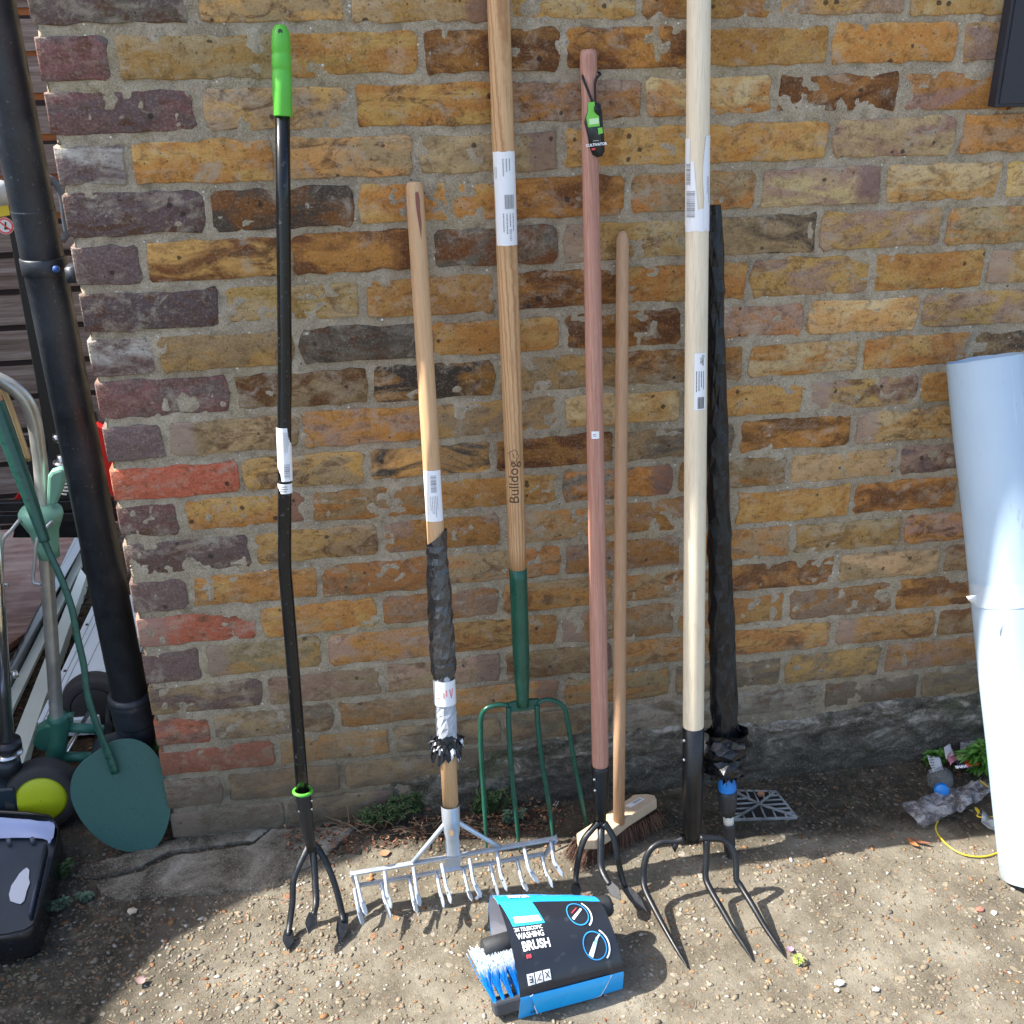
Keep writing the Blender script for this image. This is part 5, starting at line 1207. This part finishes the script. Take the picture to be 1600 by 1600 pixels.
arm = [((180, 1208), .0), ((170, 1180), .004), ((158, 1150), .010), ((146, 1118), .016), ((136, 1080), .018), ((131, 1040), .018), ((122, 1000), .018), ((112, 950), .018), ((96, 905), .018), ((80, 870), .018), ((68, 842), .018)]
AP_ = [Lp(q, lb_-.008-d, kb) for q, d in arm]
put('arm', tube(AP_, [.0082]*2+[.0066]*9, 12, 4, .65, side=(1, 0, 0)), HGD, t)
put('socket', tube([Lp((70, 846), lb_-.028, kb), Lp((64, 828), lb_-.028, kb), Lp((35, 745), lb_-.028, kb), Lp((0, 650), lb_-.028, kb), Lp((-8, 630), lb_-.028, kb)], [.0095, .0100, .0140, .0165, .0170], 20, 3), HGD, t)
put('handle', tube([Lp((-4, 645), lb_-.028, kb), Lp((-40, 545), lb_-.028, kb), Lp((-130, 300), lb_-.028, kb)], [.0165, .017, .017], 20), BEECH, t)

# silver caster stand at the far left
t = thing('castor_stand', 'chrome tube stand with black collar at the far left edge', 'stand', Y_((8, 1200), .1))
put('tube', tube([Y_((-14, 820), .12), Y_((-3, 960), .12), Y_((10, 1155), .12)], .0145, 24), m_plain('chrome', (.7, .7, .66), .15, .95), t)
def discs(nm, q, y, r, h, mat): c = Y_(q, y); return put(nm, tube([c+Vector((0, 0, -h/2)), c+Vector((0, 0, h/2))], r, 32), mat, t)
discs('collar', (12, 1163), .12, .026, .016, m_plain('black_rubber', (.015, .016, .022), .4)); discs('ring', (12, 1176), .12, .029, .004, STEEL); discs('cup', (10, 1192), .12, .027, .03, DK)
m = MB(); box(m, Y_((10, 1232), .11)+Vector((-.01, 0, -.01)), (.034, .03, .03)); put('castor_block', m, m_plain('blue_black_plastic', (.018, .03, .042), .4), t, bev=.004)
for sx_ in (-.02, .015): put('castor', tube([Vector((Y_((10, 1232), .11).x+sx_-.008, .11, .022)), Vector((Y_((10, 1232), .11).x+sx_+.008, .11, .022))], .022, 24), TYRE, t)

# black plastic tray with lavender inside
TR = m_plain('black_gloss_plastic', (.010, .011, .013), .15, 0, .2, .03, 30); LAV = m_plain('lavender_plastic', (.40, .46, .68), .3, 0, .05, .03, 20)
t = thing('plastic_tray', 'open black plastic tray with lavender rim inside and a white patch, bottom left', 'tray', Zp((20, 1450), 0))
RZ = .075
rim = [(-70, 1262), (0, 1264), (45, 1267), (78, 1272), (88, 1280), (92, 1292), (88, 1320), (80, 1355), (70, 1395), (60, 1430), (52, 1447), (38, 1457), (10, 1464), (-70, 1472)]
RP3 = [Zp(q, RZ) for q in rim]; cen = sum(RP3, Vector())/len(RP3)
def ringpts(f_, z): return [Vector((cen.x+(q.x-cen.x)*f_, cen.y+(q.y-cen.y)*f_, z)) for q in RP3]
n = len(rim); lay = [ringpts(.90, .002), ringpts(.985, .02), ringpts(1.0, .045), ringpts(1.0, RZ-.002), ringpts(.99, RZ), ringpts(.955, RZ), ringpts(.945, RZ-.004), ringpts(.93, .03)]
v = [q for l in lay for q in l]; f = [(i*n+k, i*n+(k+1) % n, (i+1)*n+(k+1) % n, (i+1)*n+k) for i in range(len(lay)-1) for k in range(n)]+[tuple(range(n))]
put('shell', MB().add(v, f), TR, t)
put('base_panel', MB().add(ringpts(.93, .031), [tuple(range(n))]), m_plain('dark_grey_panel', (.070, .082, .098), .4, 0, .1, .05), t, smooth=False)
LO_ = [(-60, 1268), (-20, 1267), (20, 1268), (60, 1272), (80, 1279), (86, 1290), (84, 1306)]; LI_ = [(-60, 1312), (-20, 1311), (20, 1309), (50, 1309), (66, 1310), (74, 1313), (76, 1318)]
lv = []; NL = 7
for q0, q1 in zip(LO_, LI_):
    A, B = Zp(q0, RZ-.006), Zp(q1, .040)
    for k in range(NL): u = k/(NL-1); p_ = A.lerp(B, u); lv.append(p_+Vector((0, 0, -.004*math.sin(u*math.pi)+(.003 if k in (2, 3) else 0))))
put('lavender_lip', MB().add(lv, [(i*NL+k, i*NL+k+1, (i+1)*NL+k+1, (i+1)*NL+k) for i in range(6) for k in range(NL-1)]), LAV, t)
for q in ((15, 1320), (52, 1318)):
    c = Zp(q, .034); put('peg', tube([c, c+Vector((0, 0, .014))], [.0042, .004], 14), m_plain('grey_peg', (.16, .17, .19), .4), t)
wp_ = [Zp(q, .0335) for q in ((42, 1356), (46, 1360), (45, 1372), (47, 1380), (42, 1392), (38, 1408), (32, 1413), (24, 1411), (16, 1408), (14, 1398), (18, 1384), (25, 1374), (30, 1366), (36, 1360))]
put('white_patch', prism(wp_, Vector((0, 0, .001))), WHITEL, t, smooth=False)
put('side_rib', bar(Zp((72, 1325), .05), Zp((48, 1432), .05), .006, .02, (0, 0, 1)), m_plain('grey_rib', (.06, .07, .09), .3), t)

# petrol machine behind
RED = m_plain('red_machine_paint', (.62, .022, .018), .3, 0, .08, .05, 30); ym = .62
t = thing('petrol_machine', 'red and black petrol garden machine behind the downpipe', 'machine', (-.25, ym, 0))
Ym = lambda q, y=ym: Yp(q, y)
put('engine_cover', shift(lathe([(-.05, .075), (-.03, .085), (.0, .09), (.03, .085), (.06, .065), (.08, .03), (.081, .001)], 36), Ym((140, 730), ym+.12)), RED, t)
put('beam', prism([Ym(q, .56) for q in ((-6, 160), (28, 150), (50, 330), (98, 640), (104, 720), (78, 720), (60, 620), (8, 330))], Vector((0, .03, 0))), m_plain('black_frame', (.012, .013, .014), .5), t, bev=.002)
put('loop_handle', tube([Ym((70, 275), .5), Ym((84, 283), .5), Ym((96, 305), .5), Ym((101, 340), .5), Ym((104, 365), .5), Ym((97, 376), .5)], .0065, 12, 5), m_plain('grey_rubber_tube', (.08, .095, .115), .4), t)
put('cap', shift(lathe([(-.02, .03), (.0, .034), (.018, .03), (.024, .012), (.025, .001)], 28), Ym((-6, 302), .5)), m_plain('grey_cap', (.42, .44, .44), .4), t)
put('warning_label', MB().add([Ym(q, .545) for q in ((-10, 318), (12, 316), (16, 336), (-8, 340))], [(0, 1, 2, 3)]), m_plain('yellow_label', (.72, .60, .05), .4), t, smooth=False)
cs_ = Ym((8, 353), .545); N = 28
pd = put('prohibition_sign', MB().add([cs_+Vector((.0165*math.cos(i/N*6.2832), 0, .0165*math.sin(i/N*6.2832))) for i in range(N)], [tuple(range(N))]), WHITEL, t, smooth=False)
putsub('red_ring', MB().add([cs_+Vector((r*math.cos(i/N*6.2832), -.0006, r*math.sin(i/N*6.2832))) for i in range(N) for r in (.0125, .0155)], [(2*i, 2*i+1, (2*i+3) % (2*N), (2*i+2) % (2*N)) for i in range(N)]), REDI, pd, smooth=False)
putsub('slash', MB().add([cs_+Vector(q) for q in ((-.0105, -.0008, .008), (-.0085, -.0008, .010), (.0105, -.0008, -.008), (.0085, -.0008, -.010))], [(0, 1, 2, 3)]), REDI, pd, smooth=False)
putsub('figure', MB().add([cs_+Vector(q) for q in ((-.003, -.0007, -.007), (.005, -.0007, -.007), (.002, -.0007, .0), (.004, -.0007, .007), (.001, -.0007, .008), (-.001, -.0007, .0))], [(0, 1, 2, 3, 4, 5)]), INK, pd, smooth=False)
sp = []
for i in range(140): a = i*.35; c = Ym((103, 725), .50).lerp(Ym((107, 768), .50), i/140); sp.append(c+Vector((.017*math.cos(a), .017*math.sin(a), 0)))
put('spring', tube(sp, .0024, 6), m_plain('white_spring', (.75, .75, .72), .35), t)
put('bolt', tube([Ym((97, 712), .49), Ym((97, 730), .49)], [.011, .011], 8), STEEL, t); put('washer', tube([Ym((96, 722), .49), Ym((96, 727), .49)], .018, 18), STEEL, t); put('nut', tube([Ym((90, 680), .49), Ym((90, 690), .49)], .011, 6), STEEL, t)
for q0, q1 in (((30, 690), (170, 688)), ((0, 790), (180, 785)), ((-20, 810), (190, 803)), ((150, 650), (175, 760))):
    put('strut', bar(Ym(q0, .60), Ym(q1, .60), .02, .022, (0, 0, 1)), m_plain('black_strut', (.010, .010, .012), .35), t, bev=.002)
put('red_skirt', prism([Ym(q, .66) for q in ((18, 786), (62, 786), (60, 770), (34, 764))], Vector((0, .03, 0))), RED, t, bev=.003)
put('guard', prism([Ym(q, .60) for q in ((62, 650), (140, 650), (160, 840), (20, 840), (30, 790))], Vector((0, .02, 0))), m_plain('black_guard', (.008, .008, .009), .6), t)
put('side_cover', prism([Ym(q, .52) for q in ((148, 664), (166, 672), (176, 720), (180, 778), (168, 770), (158, 720))], Vector((0, .03, 0))), RED, t, bev=.003)

# unseen shadow caster added far left, its outline shaped to shade the wall foot
t = thing('shadow_caster', 'unseen board panel added left of the yard to cast shade at the wall foot', 'shadow caster')
YS = [(-.95, 1.50), (-.27, 1.575), (-.177, 1.582), (-.041, 1.67), (.089, 1.854), (.19, 2.07), (.30, 2.18), (1.9, 2.25)]
xs_ = -1.5; bl = [(-.95, 0.)]+YS+[(1.9, 0.)]
put('caster_panel', prism([Vector((xs_-.04, y, z)) for y, z in bl], Vector((.04, 0, 0))), FB, t)

# ================================================================== plants, litter, small things
LEAF = m_plain('weed_leaf', (.055, .105, .030), .55, 0, .35, .1, 200); LEAF2 = m_plain('fresh_green_leaf', (.085, .22, .03), .5, 0, .3, .1, 200); TWIG = m_plain('dry_twig', (.26, .19, .12), .8); DRY = m_plain('dry_brown_leaf', (.20, .075, .035), .75, 0, .4, .2, 200); GREY_G = m_plain('grey_green_leaf', (.10, .17, .10), .6, 0, .3, .1, 200)
def leafquad(mb, p0, d, L, w, droop=.2):
    d = d.normalized(); s = d.cross(Vector((0, 0, 1)));
    if s.length < .1: s = Vector((1, 0, 0))
    s = s.normalized()*w; m1 = p0+d*L*.5+Vector((0, 0, .05*L)); e = p0+d*L+Vector((0, 0, -droop*L)); mb.add([p0, m1-s, e, m1+s, m1-Vector((0, 0, w*.5))], [(0, 1, 4), (0, 4, 3), (1, 2, 4), (4, 2, 3)])
def weed(q, hgt, nst, spread, mat, label, z=0., leaf=.010, wf=.22, nm='weed'):
    c = Zp(q, z); t = thing(nm, label, 'plant', c, None, 'weeds growing along the wall foot and by the tray'); st = MB(); lf = MB(); rr = random.Random(int(q[0]*7+q[1]))
    for i in range(nst):
        a = rr.uniform(0, 6.28); s = rr.uniform(.2, 1)*spread; h = hgt*rr.uniform(.4, 1)
        b = c+Vector((rr.gauss(0, spread*.2), rr.gauss(0, spread*.1), 0)); e = b+Vector((math.cos(a)*s, -abs(math.sin(a))*s*.5, h)); md = b.lerp(e, .5)+Vector((rr.gauss(0, .005), rr.gauss(0, .003), h*.15))
        P_ = crom([b, md, e], 5); tube(P_, [.0009]*len(P_), 4, mb=st)
        for k, q_ in enumerate(P_[2:]):
            for sd in (-1, 1):
                for _ in range(2):
                    d = Vector((rr.gauss(0, 1), rr.gauss(0, 1), rr.uniform(-.1, .9))); leafquad(lf, q_, d, leaf*rr.uniform(.6, 1.2), leaf*wf)
    put('stem', st, TWIG if mat is not LEAF2 else LEAF2, t); put('foliage', lf, mat, t, smooth=False); return t
weed((600, 1288), .055, 40, .055, LEAF, 'low green weed at the wall foot left of the rake socket')
weed((650, 1270), .060, 40, .050, LEAF, 'feathery green weed behind the rake handle at the wall foot')
weed((762, 1272), .070, 44, .040, LEAF, 'green weed growing behind the leftmost tine of the green fork')
weed((800, 1285), .03, 14, .02, GREY_G, 'small grey-green weed behind the second tine of the green fork')
weed((90, 1420), .03, 10, .03, GREY_G, 'sparse grey-green weed beside the black tray')
weed((98, 1370), .035, 10, .025, LEAF, 'dark green weed beside the corner of the black tray')
weed((135, 1405), .018, 6, .018, GREY_G, 'tiny grey-green sprig on the ground right of the tray')
weed((232, 1180), .09, 30, .03, LEAF2, 'bright green grassy weed under the downpipe elbow', leaf=.02, wf=.12)
weed((1460, 1190), .03, 5, .022, LEAF2, 'bright green sprig near the rubbish at the wall foot', leaf=.02, wf=.3)
weed((1535, 1200), .07, 22, .05, LEAF2, 'leafy green plant beside the white roll', leaf=.035, wf=.22)
o = thing('long_leaf', 'long pale green leaf lying over the rubbish', 'leaf', Zp((1510, 1185), .04)); P_ = [Zp(x, z_) for x, z_ in (((1488, 1190), .02), ((1505, 1180), .045), ((1520, 1173), .055), ((1535, 1174), .05))]
m = MB()
for i in range(3):
    w0_, w1_ = (.003, .011, .009, .001)[i], (.003, .011, .009, .001)[i+1]; m.add([P_[i]+Vector((0, w0_, 0)), P_[i+1]+Vector((0, w1_, 0)), P_[i+1]-Vector((0, w1_, 0)), P_[i]-Vector((0, w0_, 0))], [(0, 1, 2, 3)])
put('leaf_blade', m, m_plain('pale_green_leaf', (.22, .32, .13), .5), o)
# twiggy dry weed
t = thing('dead_weed', 'tangle of dry pale twigs at the wall foot right of the cultivator', 'twigs', Zp((520, 1290), 0)); m = MB(); rr = random.Random(3)
for i in range(48):
    q = (rr.uniform(480, 740), rr.uniform(1280, 1308)); b = Zp(q, .004); d = Vector((rr.uniform(-1, 1), rr.uniform(-.25, .1), rr.uniform(.05, .6))).normalized()
    P_ = [b]; 
    for k in range(4): d = (d+Vector((rr.gauss(0, .3), rr.gauss(0, .15), rr.gauss(-.12, .2)))).normalized(); q_ = P_[-1]+d*.014; q_.z = max(.003, q_.z); q_.y = min(q_.y, -.022); P_.append(q_)
    tube(P_, [.0010, .0009, .0008, .0007, .0004], 5, 3, mb=m)
put('twigs', m, TWIG, t)
# leaf litter along the wall foot: uncountable
m = MB(); col = []; rr = random.Random(12); pal2 = [(.20, .07, .035), (.13, .045, .025), (.28, .13, .06), (.09, .05, .03), (.33, .2, .11), (.05, .035, .022)]
def litter(n, x0, x1, y0, y1, sz, zmax=.02):
    for i in range(n):
        x = rr.uniform(x0, x1); y = rr.uniform(y0, y1); z = rr.uniform(.001, zmax)*max(0, 1-abs(y-y1)/abs(y1-y0)); L = sz*rr.uniform(.4, 1.3); a = rr.uniform(0, 6.28)
        d = Vector((math.cos(a), math.sin(a), rr.uniform(-.3, .3)))*L; s = Vector((-math.sin(a), math.cos(a), rr.uniform(-.5, .5)))*L*.35; c = Vector((x, y, z+.003))
        m.add([c-d*.5, c+s*.5+Vector((0, 0, L*.1)), c+d*.5, c-s*.5], [(0, 1, 2, 3)]); cc = rr.choice(pal2); col.extend([(*cc, 1)]*4)
litter(900, .22, .78, -.095, -.018, .012, .026); litter(260, .6, 1.0, -.12, -.022, .008, .008); litter(260, .45, .85, -.19, -.03, .006, .003); litter(380, .95, 1.7, -.30, -.02, .006, .004); litter(420, -.3, .3, -.25, -.0, .006, .004); litter(240, .2, 1.3, -.6, -.12, .005, .002); litter(700, -.9, -.08, .2, 1.2, .02, .01)
o = mk('leaf_litter', m.v, m.f, NT('leaf_litter', .8).m, attr=col, smooth=False); mm_ = o.data.materials[0]; ntt = mm_.node_tree; at = ntt.nodes.new('ShaderNodeAttribute'); at.attribute_name = 'tint'; ntt.links.new(at.outputs['Color'], ntt.nodes['Principled BSDF'].inputs['Base Color'])
tag(o, 'brown leaf crumbs and bark bits scattered along the wall foot', 'leaf litter', kind='stuff')
def dryleaf(q, ang, L, w_, label, z=.003, mat=DRY, curl=.3):
    c = Zp(q, z); d = Vector((math.cos(ang), math.sin(ang), 0)); s = Vector((-d.y, d.x, 0)); v = []; f = []; n = 8
    for i in range(n+1):
        t_ = i/n; hw = w_*math.sin(math.pi*min(1, t_*.97+.03))**.8; cz = curl*L*(t_-.5)**2*1.2; b = c+d*L*(t_-.5)+Vector((0, 0, cz))
        v += [b-s*hw+Vector((0, 0, curl*w_)), b, b+s*hw+Vector((0, 0, curl*w_))]
    for i in range(n):
        for k in range(2): f.append((i*3+k, i*3+k+1, (i+1)*3+k+1, (i+1)*3+k))
    o = put('dry_leaf', MB().add(v, f), mat); tag(o, label, 'leaf', 'dry leaves lying about'); return o
dryleaf((1232, 1200), .35, .035, .006, 'dry brown leaf standing by the wall above the drain grate', .006)
dryleaf((1426, 1318), -1.2, .030, .006, 'orange-brown dry leaf, rounder of the two right of the forks', .003, m_plain('orange_leaf', (.33, .13, .045), .7))
dryleaf((1438, 1316), -.55, .042, .004, 'thin curled brown leaf beside the rounder orange leaf', .004)
dryleaf((739, 1238), 1.45, .026, .007, 'upright reddish leaf against the wall between rake and green fork', .03, m_plain('rust_leaf', (.26, .09, .04), .7))
dryleaf((601, 1333), .2, .022, .009, 'torn orange leaf on sunlit concrete behind the rake', .003, m_plain('rust_leaf', (.40, .19, .10), .7), .1)
dryleaf((220, 1535), .9, .020, .009, 'crumpled pinkish-brown leaf at the shadow edge, bottom left', .006, m_plain('mauve_leaf', (.25, .17, .16), .7), .5)

# drain grate
t = thing('drain_grate', 'square grey metal drain grate set in the concrete beside the wrapped pole', 'drain', Zp((1190, 1262), 0)); GRT = m_plain('grey_grate', (.24, .25, .25), .6, .2, .5, .6, 120)
c7 = lambda X, Y: (1050+X/6.4, 1100+Y/6.4)
K = [Zp(c7(590, 860), .006), Zp(c7(1040, 870), .006), Zp(c7(1250, 1130), .006), Zp(c7(620, 1150), .006)]
put('gully', MB().add([q+Vector((0, 0, -.0015)) for q in K], [(0, 1, 2, 3)]), m_print('gully_dark', (.01, .01, .01), .9), t, smooth=False)
for i in range(4): put('frame_bar', bar(K[i]-Vector((0, 0, .0022)), K[(i+1) % 4]-Vector((0, 0, .0022)), .0045, .006, (0, 0, 1)), GRT, t, bev=.001)
cg = (K[0]+K[1]+K[2]+K[3])/4
for i in range(4): put('diagonal_bar', bar(cg, K[i], .0045, .005, (0, 0, 1)), GRT, t, bev=.0005)
for side in range(4):
    A, B = K[side], K[(side+1) % 4]
    for kk in range(1, 6):
        u = kk/6; edge = A.lerp(B, u); w2 = min(u, 1-u)*2; inn = edge.lerp(A.lerp(cg, 1), 0)
        # slats parallel to the left-right or front-back direction ending on the diagonals
        if side in (1, 3): other = (A.lerp(cg, w2) if u < .5 else B.lerp(cg, w2)); put('slat', bar(edge, Vector((other.x, edge.y*.5+other.y*.5, .006)), .0028, .004, (0, 0, 1)), GRT, t)
        else: other = (A.lerp(cg, w2) if u < .5 else B.lerp(cg, w2)); put('slat', bar(edge, other, .0028, .004, (0, 0, 1)), GRT, t)
dryleaf(c7(890, 910), .9, .022, .008, 'brown leaf lying on the drain grate', .010, m_plain('pinkish_leaf', (.34, .17, .10), .7))

# litter by the roll
o = thing('bottle_top', 'blue bottle cap lying on its side near the clear plastic', 'bottle', Zp((1471, 1235), .014)); c = Zp((1471, 1235), .016); ax = Vector((-.45, -.85, .28)).normalized()
put('cap', tube([c-ax*.008, c-ax*.006, c+ax*.006, c+ax*.008], [.0145, .0150, .0150, .0135], 40), BLUE, o)
GL = NT('clear_plastic', .12, 0, .5, (.75, .78, .8)); GL.b.inputs['Transmission Weight'].default_value = .85; GL.b.inputs['IOR'].default_value = 1.2; GLM = GL.out(nrm=GL.bump(GL.noise(GL.obj(), 60., 5, .7), .8, .003))
put('bottle_neck', tube([c-ax*.008, c-ax*.02, c-ax*.04, c-ax*.07], [.012, .013, .026, .028], 28, 2, cap=False), GLM, o)
FILM = NT('dusty_clear_film', .3, 0, .5); nfm = FILM.noise(FILM.pos(), 40., 5, .7); FILM.b.inputs['Transmission Weight'].default_value = .2
FILMM = FILM.out(FILM.mix(FILM.mapr(nfm, .4, .7), (.20, .195, .20), (.55, .55, .58)), .3, FILM.bump(nfm, .8, .004), FILM.mapr(nfm, .42, .62, .30, .85))
def crumple(name, qs, label, cat, mat, z=.004, amp=.006, n=12, top=None):
    A, B, C, D = [Zp(q, z) for q in qs]; v = []; f = []
    for j_ in range(n+1):
        for i in range(n+1):
            q = A.lerp(B, i/n).lerp(D.lerp(C, i/n), j_/n); q = q+Vector((0, 0, amp*(1+mn.noise(q*45+Vector((0, 0, z*99)))*1.2+.5*mn.noise(q*120)))); v.append(q)
    f = [(j_*(n+1)+i, j_*(n+1)+i+1, (j_+1)*(n+1)+i+1, (j_+1)*(n+1)+i) for j_ in range(n) for i in range(n)]
    o = put(name, MB().add(v, f), mat); sm = o.modifiers.new('thick', 'SOLIDIFY'); sm.thickness = .0004; tag(o, label, cat); return o
crumple('plastic_film', [(1408, 1264), (1442, 1303), (1552, 1244), (1530, 1222)], 'crumpled dusty clear plastic bag in front of the blue cap', 'plastic bag', FILMM, .003, .011, 26)
PAP = m_plain('grubby_paper', (.58, .60, .62), .7); o = crumple('paper_scrap', [(1447, 1180), (1457, 1208), (1474, 1206), (1466, 1180)], 'torn white paper scrap with smudged black print at the wall foot', 'paper', PAP, .02, .004, 6)
m = MB()
for i in range(5): A = Zp((1452+i*.6, 1184+i*4.2), .0285); m.add([A, A+Vector((.010, 0, 0)), A+Vector((.010, .002, .0)), A+Vector((0, .002, 0))], [(0, 1, 2, 3)])
putsub('print', m, INK, o, smooth=False)
crumple('paper_scrap', [(1450, 1207), (1455, 1213), (1466, 1211), (1464, 1205)], 'tiny white paper shred just below the printed scrap', 'paper', PAP, .004, .003, 4)
crumple('wrapper', [(1474, 1170), (1478, 1187), (1490, 1180), (1484, 1165)], 'pale grey wrapper scrap upright beside the pink wrapper', 'wrapper', PAP, .03, .004, 5)
crumple('wrapper', [(1478, 1186), (1484, 1200), (1496, 1190), (1488, 1172)], 'pink sweet wrapper in the rubbish at the wall foot', 'wrapper', m_plain('pink_foil', (.55, .22, .28), .4), .028, .006, 6)
o = crumple('wrapper', [(1486, 1192), (1500, 1204), (1520, 1202), (1504, 1188)], 'dark purple crumpled snack packet with white lettering', 'wrapper', m_plain('purple_foil', (.05, .03, .09), .3), .026, .006, 6)
tv, tf = textmesh('SNAX', .010, .0006); cc_ = Zp((1502, 1198), .046); putsub('lettering', MB().add([cc_+Vector((q.x, q.y*.9, q.y*.2)) for q in tv], tf), WHI, o, smooth=False)
crumple('wrapper', [(1502, 1188), (1512, 1200), (1532, 1196), (1520, 1184)], 'orange-red wrapper piece beside the leafy plant', 'wrapper', m_plain('orange_foil', (.62, .10, .03), .35), .032, .006, 6)
crumple('glass_sheet_scrap', [(1500, 1150), (1500, 1178), (1542, 1178), (1542, 1148)], 'cloudy clear plastic sheet scrap leaning at the wall foot', 'plastic', FILMM, .03, .003, 5)
# yellow wire
YW = m_plain('yellow_cable', (.62, .46, .03), .35)
P_ = [Zp(q, .004) for q in ((1466, 1282), (1462, 1292), (1466, 1304), (1480, 1320), (1500, 1333), (1520, 1338), (1540, 1338), (1560, 1332), (1580, 1322))]
t = thing('yellow_wire', 'thin yellow wire looping over the ground behind the white roll', 'wire', P_[0]); put('wire', tube(P_, .0017, 8, 6), YW, t)
P_ = [Zp(q, .01) for q in ((1528, 1270), (1524, 1262), (1530, 1268), (1527, 1275), (1540, 1277), (1575, 1274))]; put('wire', tube(P_, .0017, 8, 6), YW, t)
P_ = [Zp(q, .02) for q in ((1532, 1220), (1542, 1228), (1552, 1236), (1570, 1246))]; put('wire', tube(P_, .0017, 8, 6), YW, t)
# string-like white wire near the green fork
P_ = [Zp(q, .004) for q in ((864, 1258), (874, 1248), (888, 1243), (905, 1240), (925, 1239))]; t = thing('string', 'thin pale frayed string on the ground behind the green fork', 'string', P_[0]); put('strand', tube(P_, .0008, 6, 5), WHITEL, t)
P_ = [Zp(q, .004) for q in ((868, 1262), (874, 1250), (880, 1247))]; put('strand', tube(P_, .0008, 6, 5), WHITEL, t)
# cigarette end, bud, petals
c = Zp((748, 1400), .005); t = thing('cigarette_end', 'white cigarette end on the ground left of the packaged brush', 'cigarette', c); d = Zp((752, 1396), .005)-Zp((744, 1405), .005); put('paper', tube([c-d*.5, c+d*.35], .0033, 12), WHITEL, t); put('filter', tube([c+d*.35, c+d*.5], .0033, 12), m_plain('grey_filter', (.4, .42, .45), .7), t)
c = Zp((1248, 1499), .009); t = thing('flower_bud', 'small yellow-green flower head lying right of the drag fork tips', 'flower', c); m = MB(); rr = random.Random(2)
for i in range(60):
    v_ = Vector((rr.gauss(0, 1), rr.gauss(0, 1), rr.gauss(0, 1))).normalized(); leafquad(m, c+v_*.004, v_, .007, .0022, .0)
put('florets', m, m_plain('yellow_green', (.42, .52, .12), .5), t, smooth=False)
c = Zp((1235, 1484), .004); t = thing('pink_petal', 'tiny pink petal beside the yellow-green flower head', 'petal', c); m = MB()
for i in range(7): a = i*.9; leafquad(m, c, Vector((math.cos(a), math.sin(a), .4)), .007, .0025, 0)
put('petal', m, m_plain('pink_petal', (.72, .25, .50), .5), t, smooth=False)
dryleaf((1303, 1545), .3, .0, .0, 'x') if False else None
# bigger stones with their own look
for q, r, col_, lab in (((1312, 1536), .0072, (.72, .68, .6), 'largest white stone in the sunlit concrete, lower right'), ((1369, 1546), .006, (.5, .46, .42), 'grey oval stone just right of the largest white stone'), ((1308, 1547), .0045, (.6, .52, .45), 'small pinkish stone beside the largest white stone'), ((206, 1423), .008, (.45, .38, .29), 'pale angular stone lying on the dark ground by the apron'), ((1532, 1421), .007, (.36, .13, .09), 'red brick chip on the concrete near the white roll'), ((1553, 1426), .006, (.75, .73, .68), 'white stone chip just right of the red brick chip'), ((262, 1275), .016, (.42, .37, .28), 'cream broken stone at the wall corner by the green blade'), ((578, 1373), .006, (.45, .2, .09), 'orange pebble behind the left end of the rake')):
    c = Zp(q, r*.35); m = MB(); rr = random.Random(int(q[0])); m.add([c+Vector((v_.x*r*1.3*rr.uniform(.8, 1.15), v_.y*r*rr.uniform(.8, 1.15), v_.z*r*.6)) for v_ in IV], IF)
    o = put('stone', m, m_plain('stone', col_, .8, 0, .15, .5, 300), smooth=False); tag(o, lab, 'stone', 'loose stones and chips on the concrete')

m = MB(); rr = random.Random(44)
for i in range(150):
    x = rr.uniform(-.25, 1.6); y = rr.uniform(-.65, -.03); a_ = rr.uniform(0, 6.28); L = rr.uniform(.006, .028); zz = float(gheight(np.array(x), np.array(y)))+.0015
    d = Vector((math.cos(a_), math.sin(a_), 0))*L; b = Vector((x, y, zz)); tube([b, b+d*.5+Vector((rr.gauss(0, .0015), rr.gauss(0, .0015), rr.uniform(0, .002))), b+d], [.0004, .0006, .0003], 4, mb=m)
o = put('dry_straws', m, TWIG); tag(o, 'dry straws and twig bits scattered over the concrete', None, kind='stuff')
